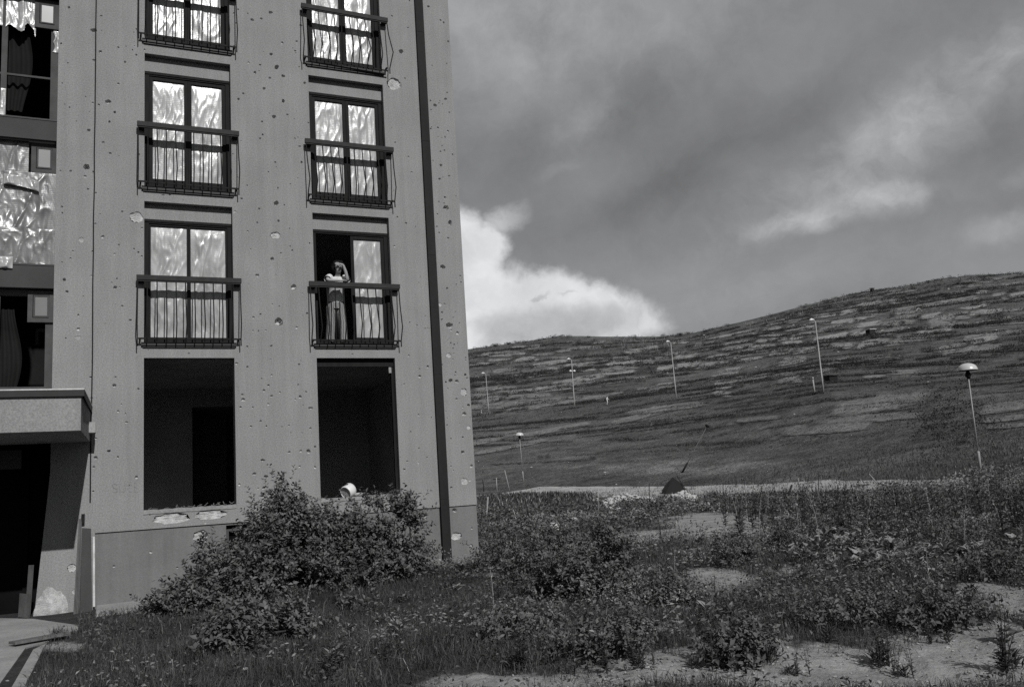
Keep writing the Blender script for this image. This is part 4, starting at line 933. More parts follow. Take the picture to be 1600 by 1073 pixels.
def groundcover():
    x, y, Rr, r = scatter(52000, 5.5, 45, seed=5)
    ba = bare(x, y); cl = fbm(x/.8, y/.8, 71, 3); keep = (r.random(len(x)) > ba*1.1) & (cl > .42) & (r.random(len(x)) < .18+.82*sstep(-4.0, -.5, x)); x, y, Rr = x[keep], y[keep], Rr[keep]
    k = 6; n = len(x); tall = sstep(.45, .7, fbm(x/1.7, y/1.7, 81, 3)); g = np.clip(Rr/12, 1, 3)
    h = r.uniform(.02, .12, (n, k))+tall[:, None]*r.uniform(0, .22, (n, k)); h = h*np.minimum(g, 1.4)[:, None]
    P = np.stack([x[:, None]+r.normal(0, .06, (n, k))*g[:, None], y[:, None]+r.normal(0, .06, (n, k))*g[:, None], np.zeros((n, k))], -1)
    P[..., 2] = gz(P[..., 0], P[..., 1])+h; m = n*k; D = unit(m, r); D[:, 2] = np.abs(D[:, 2])*.5; Nn = r.normal(size=(m, 3))*.5+np.array([0, -.2, 1.0])
    ln = np.repeat(g, k)*r.uniform(.02, .060, m); bc = atZ(1330, 862, -1.45); be = atZ(1500, 862, -1.45)-bc; bg_ = atZ(1330, 830, -1.45)-bc; im = np.linalg.inv(np.array([[be[0], bg_[0]], [be[1], bg_[1]]])); uv = (P[..., :2].reshape(-1, 2)-bc[:2])@im.T; belt = np.exp(-(uv**2).sum(1))
    pal = ((fbm(P[..., 0].ravel()/2.3, P[..., 1].ravel()/2.3, 91, 3) > .60) | (r.random(m) < belt*.75)).astype(int)
    me = leaf_mesh('ground_cover', P.reshape(-1, 3), D, Nn, ln, ln*r.uniform(.35, .6, m), [M['weed'], M['weed_pale']], pal)
    tag(link('ground_cover', me), 'low leafy ground cover between the grasses', 'ground cover', kind='stuff')
groundcover()

# ------------------------------------------------------------------ single weeds
def weed_mesh(kind, seed):
    r = np.random.default_rng(seed); P = []; D = []; Nn = []; Ln = []; Wd = []; st = B()
    if kind == 'upright':          # several leafy stems
        for s in range(r.integers(3, 6)):
            a = r.uniform(0, 6.28); lean = r.uniform(.05, .3); h = r.uniform(.35, .7); tip = np.array([math.cos(a)*lean*h, math.sin(a)*lean*h, h]); st.tube([(0, 0, -.03), tip*.5+np.array([0, 0, .04]), tip], [.006, .005, .002], 4, False)
            for k in range(12):
                t = (k+1)/12; ph = k*2.4+s; P.append(tip*t); D.append((math.cos(ph), math.sin(ph), .35+.5*t)); Nn.append((0, -.1, 1)); l = r.uniform(.07, .13)*(1.15-.6*t); Ln.append(l); Wd.append(l*.42)
    elif kind == 'rosette':        # spreading lance leaves, thistle-like
        for k in range(90):
            ph = k*2.4+r.normal()*.4; e = r.uniform(.2, 2.4); o = np.abs(r.normal(0, .07)); P.append((math.cos(ph)*o, math.sin(ph)*o, r.uniform(0, .22)*(1-o*3))); D.append((math.cos(ph)+r.normal()*.3, math.sin(ph)+r.normal()*.3, e)); Nn.append((-math.cos(ph)*.5, -math.sin(ph)*.5, 1)); l = r.uniform(.06, .19); Ln.append(l); Wd.append(l*r.uniform(.14, .26))
    elif kind == 'broad':          # dock-like broad leaves
        for k in range(16):
            ph = k*2.4; z = r.uniform(0, .25); P.append((0, 0, z)); D.append((math.cos(ph), math.sin(ph), r.uniform(.3, 1.3))); Nn.append((-math.cos(ph)*.4+r.normal()*.2, -.3+r.normal()*.2, 1)); l = r.uniform(.16, .30); Ln.append(l); Wd.append(l*.48)
        st.tube([(0, 0, -.03), (.01, 0, .28)], [.008, .004], 4, False)
    else:                          # thin tall stalk with a seed head
        h = r.uniform(.6, 1.0); bend = r.normal(0, .12); st.tube([(0, 0, -.03), (bend*.4, 0, h*.6), (bend, .02, h)], [.006, .005, .003], 4, False)
        for k in range(14):
            t = .25+.75*k/14; ph = k*2.4; P.append((bend*t, 0, h*t)); D.append((math.cos(ph), math.sin(ph), .8)); Nn.append((0, 0, 1)); l = r.uniform(.04, .09); Ln.append(l); Wd.append(l*.3)
    mt = {'upright': 'weed', 'rosette': 'weed', 'broad': 'weed_pale', 'stalk': 'straw'}[kind]
    lm = leaf_mesh('weed_leaves', np.array(P, float), np.array(D, float), np.array(Nn, float), np.array(Ln), np.array(Wd), [M[mt]], None)
    return lm, (st.mesh('weed_stem', M['bark' if kind != 'stalk' else 'straw']) if st.v else None)
WL = {'upright': ('leafy upright weed', 'nettle_weed', 'leafy weeds in the grass'), 'rosette': ('spiky narrow-leaved weed', 'thistle_weed', 'spiky rosette weeds'),
      'broad': ('pale broad-leaved weed', 'dock_weed', 'pale broad-leaved weeds'), 'stalk': ('tall dry stalk', 'dry_stalk', 'tall dry stalks')}
protos = {}
for kd in WL:
    protos[kd] = []
    for s in range(4):
        lm, sm = weed_mesh(kd, 100+s*7+len(kd)); protos[kd].append((lm, sm))
def plant(kd, x, y, sc, i):
    lm, sm = protos[kd][i % 4]; lab, nm, grp = WL[kd]; qx, qy, _ = proj(np.array([x, y, float(gz(x, y))])); lab = lab+(', nearest the camera' if qy > 985 else ', midway across the ground' if qy > 870 else ', far back towards the road')+(' left of the downpipe' if qx < 690 else ' below the house corner' if qx < 880 else ' right of the dark bush' if qx < 1130 else ' on the right' if qx < 1380 else ' at the far right'); root = empty(nm, (x, y, float(gz(x, y))), lab, 'weed', grp); root.rotation_euler = (0, 0, random.uniform(0, 6.28)); root.scale = (sc,)*3
    link('leaves', lm, root, False)
    if sm: link('stem', sm, root, False)
r = np.random.default_rng(31); cnt = 0
def inview(x, y):
    px, py, w = proj(np.stack([x, y, gz(x, y)+.2], -1)); return (w > 0) & (px > -30) & (px < 1640) & (py > 740) & (py < 1100)
for kd, n, r0, r1, sc0, sc1 in (('upright', 130, 7, 30, .35, .75), ('rosette', 30, 8, 24, .3, .5), ('broad', 40, 8, 34, .4, .7), ('stalk', 24, 9, 45, .5, .9)):
    x, y, Rr, _ = scatter(n*5, r0, r1, -12, 62, 1.3, seed=200+n); ba = bare(x, y); v = inview(x, y) & (r.random(len(x)) > ba*.85); x, y = x[v][:n], y[v][:n]
    for i in range(len(x)): plant(kd, x[i], y[i], random.uniform(sc0, sc1), i)
for i in range(120):      # the belt of pale broad leaves on the right
    h = hit(random.gauss(1330, 95), random.uniform(838, 892))
    if h: plant('broad', h[0][0], h[0][1], random.uniform(.4, .85), i)
for i in range(95):
    h = hit(random.uniform(1130, 1630), random.uniform(778, 850))
    if h: plant('upright', h[0][0], h[0][1], random.uniform(.9, 1.7), i)
for i in range(34):
    h = hit(random.uniform(1150, 1620), random.uniform(775, 860))
    if h: plant('stalk', h[0][0], h[0][1], random.uniform(.8, 1.4), i)
for px, py, sc in ((1165, 1030, 1.5), (1190, 1040, 1.2), (1372, 1045, 1.3), (1580, 1055, 1.4), (1505, 935, 1.3), (1250, 1060, .8), (1410, 1062, .8), (1110, 1050, .9), (1020, 1050, 1.0), (820, 1050, 1.2), (1460, 1010, .8)):
    for q in range(4):
        h = hit(px+random.gauss(0, 14), py-random.random()*8); plant('upright' if q else 'rosette', h[0][0], h[0][1], sc*random.uniform(.32, .55), int(px)+q)

# ------------------------------------------------------------------ hillside: field strips, hedges, bushes
FIELDS = []
def fcrop(s, ox, oy, mt, txt):
    for t in txt.split(';'):
        a = [float(q) for q in t.split(',')]; FIELDS.append((ox+a[0]/s, oy+a[1]/s, ox+a[2]/s, oy+a[3]/s, a[4]/s, mt))
fcrop(6.705, 730, 500, 'field', '200,380,480,365,14;470,290,620,280,14;620,295,760,270,30;400,350,620,345,25;25,470,240,455,18;430,455,770,410,16;660,490,1060,415,35;250,550,560,520,12;70,655,300,630,14;480,630,800,575,14;870,690,1450,570,52;230,735,360,715,16;400,765,1100,705,35;1110,540,1350,515,11;1300,255,1440,225,12;60,370,130,360,12')
fcrop(6.705, 730, 500, 'field2', '40,800,420,790,40;400,810,880,785,38;40,915,600,875,50;620,860,1050,815,40;1000,820,1180,812,14;300,470,400,455,16')
fcrop(6.705, 940, 480, 'field', '0,560,200,535,14;110,645,540,585,35;250,485,600,410,38;0,705,360,665,25;490,545,640,515,20;760,492,860,475,22;770,535,1020,490,40;570,660,1010,590,70;940,630,1280,590,50;1100,540,1400,500,45;1240,450,1400,440,12;1380,545,1475,490,60;1140,735,1450,690,45;930,420,1130,375,10;1120,340,1475,265,14;740,380,920,368,14')
fcrop(6.705, 940, 480, 'field2', '360,865,900,800,22;60,912,230,890,14;700,1045,1050,1000,30;0,790,320,745,40')
fcrop(6.313, 1150, 440, 'field', '0,515,180,480,14;160,515,400,500,14;220,540,570,520,12;190,590,520,565,25;0,652,400,625,14;0,715,360,670,58;310,715,600,670,48;560,700,800,660,46;450,612,660,590,25;540,560,740,510,52;740,592,1100,520,58;470,472,780,430,42;270,445,560,380,16;270,475,450,450,28;1020,322,1210,265,38;940,412,1310,350,25;1200,242,1440,190,38;1250,150,1452,115,10;1190,442,1452,400,38;1110,545,1300,500,46;1390,532,1452,480,46;940,642,1180,620,25;1190,645,1452,570,58;460,772,700,740,25')
fcrop(6.313, 1150, 440, 'field2', '0,955,650,880,26;650,855,1150,740,14;1260,942,1452,930,18;760,640,900,635,10')
fcrop(6.313, 1370, 400, 'field2', '0,455,180,420,33;240,462,400,425,38;200,540,640,460,30;200,562,380,550,36;0,672,370,650,38;0,765,270,720,48;100,875,520,790,56;0,850,130,830,38;680,580,960,550,18;690,465,1000,400,42;980,662,1350,600,16;980,692,1190,675,12;1260,547,1452,520,16;0,375,330,330,10;950,260,1100,210,16;700,622,930,600,25;520,702,900,660,30;650,960,1250,890,60;1050,780,1452,740,30')
fcrop(3.556, 1150, 380, 'field3', '550,925,1060,850,72;440,992,1020,955,30;280,1045,740,1015,40;0,985,240,965,20;1370,925,1600,900,46;1370,985,1600,965,24;1400,1025,1600,1010,18;850,720,1000,712,18')
fcrop(4, 730, 620, 'field2', '30,300,330,215,26;330,245,760,165,24;40,360,500,265,20;900,170,1250,80,26;1000,100,1480,40,32;350,60,700,25,20')
for q in range(120):
    x = random.uniform(735, 1590); top = np.interp(x, RDX, RDY); y = top+10+100*random.random()**1.1; w = random.uniform(14, 55); h = random.uniform(1.6, 5)*(.7+(y-top)/90); sl = -random.uniform(.05, .22)
    FIELDS.append((x, y, x+w, y+sl*w, h, random.choice(['field', 'field2', 'field2'])))
def px_ground(X, Y, r0=55.0):
    """points of the ground seen at pixels (vector form of hit)"""
    sh = X.shape; d = FW+((X.ravel()-800)/F)[:, None]*RT+((536.5-Y.ravel())/F)[:, None]*UP; d = d/np.hypot(d[:, 0], d[:, 1])[:, None]; n = len(d)
    Rs = np.exp(np.linspace(math.log(r0), math.log(620.0), 110)); f = lambda Rr: CAM[2]+d[:, 2:3]*Rr-gz(CAM[0]+d[:, 0:1]*Rr, CAM[1]+d[:, 1:2]*Rr)
    E = f(Rs[None, :]); below = E < 0; ok = below.any(1); k = np.clip(below.argmax(1), 1, len(Rs)-1); a, b_ = E[np.arange(n), k-1], E[np.arange(n), k]; t = np.clip(a/np.maximum(a-b_, 1e-9), 0, 1); Rr = (Rs[k-1]+(Rs[k]-Rs[k-1])*t)
    x = CAM[0]+d[:, 0]*Rr; y = CAM[1]+d[:, 1]*Rr; return np.stack([x, y, gz(x, y)], -1).reshape(sh+(3,)), ok.reshape(sh)
hedge = []
def fields():
    for q, (x0, y0, x1, y1, h, mt) in enumerate(FIELDS):
        rr = random.Random(q); nu, nv = max(6, int((x1-x0)/7)), 5
        T, W = np.meshgrid(np.linspace(0, 1, nu), np.linspace(-.5, .5, nv)); taper = .72+.28*np.sin(np.clip(T*1.08-.02, 0, 1)*math.pi)**.4
        jag = (fbm(T*(x1-x0)/9, W*2+q, q, 3)-.5)*.9
        x0 -= 3; x1 += 3; X = x0+(x1-x0)*T+W*h*(-1.0)*.6+(rr.random()-.5)*2; Y = y0+(y1-y0)*T+W*(h*1.4+1.2)*taper+jag*h*.3
        P, ok = px_ground(X, Y)
        if not ok.all(): continue
        P[..., 2] += .03+.00028*np.hypot(P[..., 0]-CAM[0], P[..., 1]-CAM[1]); i, j = np.meshgrid(np.arange(nv-1), np.arange(nu-1), indexing='ij')
        Q = np.stack([i*nu+j, (i+1)*nu+j, (i+1)*nu+j+1, i*nu+j+1], -1).reshape(-1, 4)
        me = np_mesh('field_plot', P.reshape(-1, 3), Q, [M[mt]], True); ins = np.minimum(np.minimum(T, 1-T)*(x1-x0)/7, (.5-np.abs(W))*4).clip(0, 1); at = me.attributes.new('inside', 'FLOAT', 'POINT'); at.data.foreach_set('value', ins.ravel().astype(np.float32)); o = link('field_plot', me); tag(o, 'pale strip of tended ground on the hillside', kind='structure')
        if rr.random() < .85: hedge.append((P[-1], h))
        if rr.random() < .25: hedge.append((P[0], h*.5))
fields()
def clump_leaves(P, size, r, k, flat=.7):
    n = len(P); u = unit(n*k, r); rad = r.random(n*k)**.4; S = np.repeat(size, k); C = np.repeat(P, k, 0); Q = C+u*(rad*S)[:, None]*np.array([1, 1, flat]); Q[:, 2] += S*.45*flat
    D = u+r.normal(size=(n*k, 3))*.5; Nn = u+np.array([0, -.2, .6]); ln = S*r.uniform(.22, .45, n*k); return Q, D, Nn, ln
def hedges():
    r = np.random.default_rng(3); P = []; S = []
    for line, h in hedge:
        L = np.linalg.norm(np.diff(line, axis=0), axis=1).sum(); n = int(L/.8); t = r.random(n)*(len(line)-1); q = np.stack([np.interp(t, range(len(line)), line[:, c]) for c in range(3)], -1)
        ds = np.hypot(q[:, 0]-CAM[0], q[:, 1]-CAM[1]); keep = vnoise(q[:, 0]/9, q[:, 1]/9, 4) > .28; q = q[keep]; ds = ds[keep]; q[:, :2] += r.normal(0, .5, (len(q), 2)); P.append(q); S.append(r.uniform(.45, 1.05, len(q))*np.clip(ds/260, .35, 1.2))
    # hedges along the terrace edges: lines of one height across the slope
    Rg = np.linspace(75, 455, 300); TA = np.radians(np.arange(6, 74, .5)); HT = gz(CAM[0]+np.sin(TA)[:, None]*Rg, CAM[1]+np.cos(TA)[:, None]*Rg)
    for q in range(330):
        low = q >= 210; a0 = r.uniform(8, 60); a1 = a0+r.uniform(2, 11); R0 = 100+350*r.random()**.85 if not low else r.uniform(82, 210); z0 = None; th = np.radians(np.arange(a0, a1, .06)); c0 = (CAM[0]+np.sin(th[0])*R0, CAM[1]+np.cos(th[0])*R0); z0 = float(gz(*c0)); tilt = r.normal(0, .12); pts = []
        zt = z0+tilt*(th-th[0])*R0*.25
        for k in range(0, len(th)):
            zz = HT[min(int((math.degrees(th[k])-6)*2), len(TA)-1)]
            j = int(np.argmin(np.abs(zz-zt[k])+.003*np.abs(Rg-R0))); R0 = R0*.8+Rg[j]*.2; pts.append((CAM[0]+np.sin(th[k])*R0, CAM[1]+np.cos(th[k])*R0, 0))
        pts = np.array(pts); rep_ = 2 if R0 < 180 else 1; pts = np.repeat(pts, 3*rep_, 0)
        pts[:, :2] += r.normal(0, .35+R0*.0012, (len(pts), 2)); keep = (fbm(pts[:, 0]/7, pts[:, 1]/7, 400+q, 3) > (.40 if low else .45)); pts = pts[keep]; P.append(pts); S.append(r.uniform(.3, .85, len(pts))*np.clip(R0/260, .3, 1.2)*(.7 if low else 1))
    # loose scrub over the slope, thicker towards the crest and in the hollow on the right
    a = np.radians(r.uniform(8, 62, 20000)); R2 = 70+420*r.random(20000)**.75; x = CAM[0]+np.sin(a)*R2; y = CAM[1]+np.cos(a)*R2; z = gz(x, y)
    d = fbm(x/40, y/40, 8, 4); crest = sstep(330, 440, R2); px, py, _ = proj(np.stack([x, y, z], -1)); hollow = np.exp(-((px-1480)/75)**2-((py-650)/45)**2)+.8*np.exp(-((px-1190)/130)**2-((py-600)/14)**2)
    keep = r.random(20000) < .06+1.5*np.clip(d-.53, 0, 1)+.4*crest*(d > .46)+.6*hollow; P.append(np.stack([x, y, z], -1)[keep]); S.append((r.uniform(.2, .8, 20000)*np.clip(R2/260, .3, 1.5))[keep])
    # the dark thicket in the hollow left of the right-hand lamp
    n = 520; G, ok = px_ground(r.normal(1478, 50, n), r.normal(660, 30, n), 45.0); P.append(G[ok]); S.append(np.hypot(G[ok][:, 0]-CAM[0], G[ok][:, 1]-CAM[1])/F*r.uniform(4, 9, ok.sum()))
    # verge of rank growth along the far side of the road
    for dpx, n in ((-12, 900), (-7, 900)):
        x = r.uniform(760, 1640, n); t = vnoise(x/26, np.full(n, dpx*1.0), 6); G, ok = px_ground(x, np.interp(x, [770, 1050, 1350, 1600], [772, 772, 769, 766])+dpx+r.normal(size=n)*2, 20.0); ok &= t > .42
        P.append(G[ok]); S.append(np.hypot(G[ok][:, 0]-CAM[0], G[ok][:, 1]-CAM[1])/F*r.uniform(2, 4.5, ok.sum())*t[ok]*1.3)
    P = np.concatenate(P); S = np.concatenate(S); P[:, 2] = gz(P[:, 0], P[:, 1])-.1
    Q, D, Nn, ln = clump_leaves(P, S, r, 16); me = leaf_mesh('scrub', Q, D, Nn, ln, ln*.75, [M['leaf_dark']]); tag(link('hillside_scrub', me), 'dark hedges and scrub along the field strips of the hillside', 'scrub', kind='stuff')
hedges()
def tufts():
    r = np.random.default_rng(12); n = 16000; a = np.radians(r.uniform(8, 62, n)); R2 = 45+170*r.random(n)**.8; x = CAM[0]+np.sin(a)*R2; y = CAM[1]+np.cos(a)*R2; keep = fbm(x/9, y/9, 15, 4) > .44; x, y, R2 = x[keep], y[keep], R2[keep]
    P = np.stack([x, y, gz(x, y)-.03], -1); Q, D, Nn, ln = clump_leaves(P, r.uniform(.12, .38, len(x))*np.clip(R2/110, .6, 1.5), r, 7, .8)
    tag(link('hillside_tufts', leaf_mesh('hillside_tufts', Q, D, Nn, ln*1.4, ln*.7, [M['weed']])), 'rough tufts of grass over the lower hillside', 'grass', kind='stuff')
tufts()
BUSH = [(889, 521, 9), (920, 521, 6), (990, 522, 8), (806, 534, 5), (760, 541, 5), (1016, 576, 17), (998, 583, 12), (1035, 547, 14), (1046, 556, 12), (976, 554, 7), (1100, 514, 4), (1298, 469, 8), (1258, 513, 5), (1258, 524, 7), (1380, 483, 14), (1425, 467, 16), (1445, 467, 14), (1398, 492, 10),
        (1535, 421, 5), (1582, 419, 6), (1500, 443, 14), (1512, 444, 10), (1548, 493, 19), (1535, 492, 12), (1566, 495, 11), (1465, 521, 16), (1482, 526, 14), (1500, 508, 10), (1585, 453, 10), (1596, 562, 10), (1120, 522, 8), (1090, 531, 9), (815, 581, 4), (833, 573, 6), (891, 573, 8), (936, 579, 9), (865, 580, 5),
        (1160, 663, 8), (1272, 681, 8), (1282, 683, 6), (1060, 535, 7), (770, 568, 8), (905, 535, 8), (1340, 500, 7), (1410, 504, 9), (1440, 500, 9), (1570, 470, 9), (1530, 470, 8), (845, 714, 9), (855, 713, 8), (1045, 714, 7), (925, 715, 8), (1500, 690, 14), (1470, 680, 16), (1440, 700, 10), (1560, 712, 10)]
bm_ = []
for s in range(5):
    r = np.random.default_rng(60+s); n = 9; c = r.normal(size=(n, 3))*np.array([.42, .42, .25]); c[:, 2] = np.abs(c[:, 2])+.25; Q, D, Nn, ln = clump_leaves(c, r.uniform(.3, .5, n), r, 60, .85); bm_.append(leaf_mesh('bush', Q, D, Nn, ln*.65, ln*.5, [M['leaf_dark']]))
for i, (px, py, s) in enumerate(BUSH):
    h = hit(px, py+s*.35, 55) or hit(px, py+s*.35+5, 55)
    if h is None: continue
    p, Rr = h; o = link('hillside_bush', bm_[i % 5]); o.location = p; o.rotation_euler = (0, 0, random.uniform(0, 6)); o.scale = (s*Rr/F*.75,)*2+(s*Rr/F*.62,)
    tag(o, 'dark bush dotted on the hillside between the field strips', 'bush', 'bushes on the hillside')
for i in range(70):   # uneven skyline
    px = random.uniform(735, 1620); py = np.interp(px, RDX, RDY); s = random.uniform(2.5, 8); h = hit(px, py+2.5, 55)
    if h is None or (1230 < px < 1480 and random.random() < .6): continue
    p, Rr = h; o = link('crest_bush', bm_[i % 5]); o.location = p; o.rotation_euler = (0, 0, random.uniform(0, 6)); o.scale = (s*Rr/F*.9, s*Rr/F*.9, s*Rr/F*.55)
    tag(o, 'small bush on the skyline of the hill', 'bush', 'bushes on the skyline')

# ------------------------------------------------------------------ lamp posts, masts, stakes
def put(px, py, near=5.0):
    h = hit(px, py, near); return h[0], h[1]
def span(px0, py0, px1, py1, near=5.0):
    """world foot and head of an upright thing seen from pixel 0 (foot) to pixel 1 (head)"""
    p, Rr = put(px0, py0, near); d = ray(px1, py1); n = np.array([p[0]-CAM[0], p[1]-CAM[1]]); k = (n@n)/(n@d[:2]); return p, CAM+d*k
def mast(px0, py0, px1, py1, label, lamps):
    p, q = span(px0, py0, px1, py1, 60); root = empty('floodlight_mast', p, label, 'mast', 'pale masts along the hillside')
    d = q-p; hgt = np.linalg.norm(d); b = B(); b.tube([p-d*.02, p+d*.35, p+d*.351, q], [.115, .10, .085, .065], 8); b.build('mast_pole', M['pole'], root, True)
    b = B(); t = q+np.array([-.55, -.1, .12]); b.beam(q, t, .06, .06); b.build('arm', M['pole'], root)
    b = B(); b.tube([t+np.array([-.55, 0, -.02]), t+np.array([-.2, 0, .08]), t+np.array([.25, 0, .05])], [.07, .20, .10], 8); b.build('lamp_head', M['white'], root, True)
    for f in lamps:
        c = p+d*f
        for s in (-1, 1):
            b = B(); e = c+np.array([s*.45, -.05, 0]); b.tube([c, e], [.05, .05], 6); b.tube([e+np.array([0, 0, -.2]), e, e+np.array([0, 0, .16])], [.30, .26, .12], 8); b.build('lamp_head', M['white'], root, True)
mast(764, 647, 759, 584, 'leftmost pale mast on the hillside, nearest the house corner', [])
mast(898, 637, 893, 562, 'pale mast on the hillside with a pair of lamps halfway up', [.77])
mast(1057, 623, 1048, 535, 'plain pale mast on the hillside above the black tent', [])
mast(1287, 614, 1274, 502, 'tallest pale mast on the hillside, right of the middle', [])
for a, lab in (((1273, 614, 1270, 592), 'short pale post beside the tallest mast'), ((753, 648, 752, 642), 'short pale post beside the leftmost mast')):
    p, q = span(*a, 60); b = B(); b.tube([p-np.array([0, 0, .2]), q], [.12, .10], 8); b.tube([q, q+np.array([0, 0, .25])], [.16, .14], 8); tag(b.build('post', M['pole'], None, True), lab, 'post')
def dome_lamp(px0, py0, px1, py1, rdome, label, dome=True, lean=None):
    p, q = span(px0, py0, px1, py1, 25); s = rdome; root = empty('dome_lamp_post', p, label, 'street lamp', 'dome lamps along the road'); d = q-p
    b = B(); b.tube([p-d*.03, p+d*.19, p+d*.2], [s*.15, s*.15, s*.12], 10); b.build('base_sleeve', M['pole'], root, True)
    b = B(); b.tube([p+d*.19, p+d*.84], [s*.068, s*.06], 10); b.build('pole', M['pole'], root, True)
    b = B(); b.tube([p+d*.83, p+d*.86, p+d*.88, p+d*.905, p+d*.91], [s*.10, s*.30, s*.26, s*.10, s*.14], 10); b.build('lantern_neck', M['bar'], root, True)
    if dome:
        n = 24; prof = [(1.0, 0), (1.0, .04), (.96, .22), (.86, .42), (.70, .58), (.48, .70), (.22, .765), (0.02, .78)]; c = p+d*.905; b = B(); vs = []
        for rr, zz in prof:
            for k in range(n): a = 2*math.pi*k/n; vs.append(c+np.array([math.cos(a)*rr*s, math.sin(a)*rr*s, zz*s]))
        fs = [(i*n+k, i*n+(k+1) % n, (i+1)*n+(k+1) % n, (i+1)*n+k) for i in range(len(prof)-1) for k in range(n)]; b.add(vs, fs); o = b.build('dome', M['dome'], root, True)
        b = B(); vs = [c+np.array([math.cos(2*math.pi*k/n)*s*.99, math.sin(2*math.pi*k/n)*s*.99, -.004]) for k in range(n)]; b.add(vs+[c+np.array([0, 0, -.02])], [(k, n, (k+1) % n) for k in range(n)]); b.build('underside', M['bar'], o)
        b = B(); b.tube([c+np.array([0, 0, .77*s]), c+np.array([0, 0, .84*s])], [s*.08, s*.05], 8); b.build('cap_knob', M['bar'], o)
dome_lamp(1533, 741, 1509.5, 562, .42, 'white dome street lamp on a thin pole at the right edge by the road')
dome_lamp(818, 752, 811, 673, .42, 'small distant dome street lamp near the house corner')
p, q = span(1066, 738, 1104, 667, 40); b = B(); b.tube([p-(q-p)*.03, q], [.034, .024], 8); root = empty('lamp_post', p, 'leaning bare lamp pole without its dome behind the black tent', 'lamp post'); b.build('pole', M['board'], root, True)
d = q-p; b = B(); b.tube([p-d*.02, p+d*.22], [.09, .08], 8); b.build('base_sleeve', M['bar'], root, True); b = B(); b.tube([q, q+d*.03, q+d*.05], [.10, .24, .12], 8); b.build('lantern_neck', M['bar'], root, True)
STK = [(760, 812, 762.5, 776, 'p', 2.6, 'thick pale stake standing by the house corner'), (777, 769, 775.5, 746, 'p', 1.4, 'thin upright pale stake before the road'), (796, 766, 788.5, 734, 'p', 1.4, 'long pale stake leaning left at the end of the road'), (756, 768, 754, 749, 'd', 1.4, 'short dark stake close to the house wall'),
       (809, 820, 802, 796, 'p', 1.5, 'pale stake leaning left in the weeds'), (830, 820, 821, 782, 'd', 1.8, 'long dark stake leaning left in the weeds'), (935, 806, 935, 767, 'p', 1.0, 'very thin pale upright rod amid the rubble'), (1014.5, 795, 1014.5, 755, 'd', 1.3, 'thin dark post left of the black tent'),
       (1070.5, 786, 1070, 765, 'd', 1.3, 'short dark stake in front of the black tent'), (772, 854, 765, 837, 'p', 1.3, 'small pale stick leaning beside the house corner'), (981, 815, 985, 805, 'p', 1.0, 'tiny slanting pale stick in the sandy plot'), (1231, 775, 1237.5, 757, 'd', 3.6, 'thick black post leaning right before the road'),
       (1250, 765, 1247, 746, 'p', 1.2, 'thin pale stake leaning left before the road'), (1279, 772, 1279, 737, 'd', 1.1, 'tall thin dark rod before the road'), (1375, 761, 1358, 740, 'p', 1.6, 'pale stick leaning far left above the road'), (1345, 763, 1345, 748, 'p', 1.2, 'short pale upright stake at the road edge'),
       (1130, 772, 1130, 753, 'd', 1.0, 'thin dark rod right of the rubble heap'), (1195, 775, 1195, 755, 'p', 1.2, 'thin grey stake between heap and black post'), (1458, 774, 1457, 760, 'd', 1.3, 'short dark stake at the far right of the road'), (1432, 770, 1431, 741, 'd', 1.0, 'slender dark rod near the right dome lamp'), (1166, 775, 1165, 757, 'p', .9, 'faint thin stake beside the grassy bank')]
for x0, y0, x1, y1, c, w, lab in STK:
    p, q = span(x0, y0, x1, y1); s = np.linalg.norm(p-CAM)/F*w*.5; b = B(); d = q-p; b.tube([p-d*.1, p+d*.5+np.array([random.gauss(0, s*.4), 0, 0]), q], [s*1.1, s, s*.85], 6); tag(b.build('fence_stake', M['stake' if c == 'p' else 'stake_dark'], None, True), lab, 'stake', 'stakes of a lost fence')
for x0, y0, x1, y1, w, lab in ((763, 815, 790, 807, 2.2, 'pale log lying by the house corner'), (852, 787, 881, 782, 2.0, 'pale pole lying across the weeds below the road')):
    p, q = put(x0, y0)[0], put(x1, y1)[0]; q = p+(q-p)*min(1, 2.6/np.linalg.norm(q-p)); s = np.linalg.norm(p-CAM)/F*w*.6; b = B(); b.tube([p+np.array([0, 0, .10]), (p+q)/2+np.array([0, 0, .17]), q+np.array([0, 0, .22])], [s*1.1, s, s*.9], 6); tag(b.build('log', M['stake'], None, True), lab, 'log')

# black tarpaulin tent with its ridge pole
p, Rr = put(1053, 771); s = Rr/F; c = np.array([p[0], p[1], p[2]-.05])
rx = np.array([math.cos(_y), math.sin(_y), 0]); fy = np.array([-math.sin(_y), math.cos(_y), 0]); root = empty('tent', c, 'black tarpaulin tent standing by the rubble at the roadside', 'tent')
V = []
for k, dd in enumerate((-.9, 0, .9)):
    for u, z in ((-16, -1), (-14, 7), (-7, 19-abs(dd)*2), (0, 25-abs(dd)*2), (9, 15), (17, 0)): V.append(c+rx*u*s+fy*dd+np.array([0, 0, z*s])+np.array([0, 0, random.uniform(-.05, .05)]))
b = B(); b.add(V, [(k*6+i, k*6+i+1, (k+1)*6+i+1, (k+1)*6+i) for k in range(2) for i in range(5)]+[(0, 1, 2, 3, 4, 5), (17, 16, 15, 14, 13, 12)]); b.build('tent_cover', M['tarp'], root)
b = B(); b.tube([c+rx*18*s+fy*-.95, c+rx*3*s+fy*-.95+np.array([0, 0, 28*s])], [.03, .03], 6); b.build('tent_pole', M['stake_dark'], root)

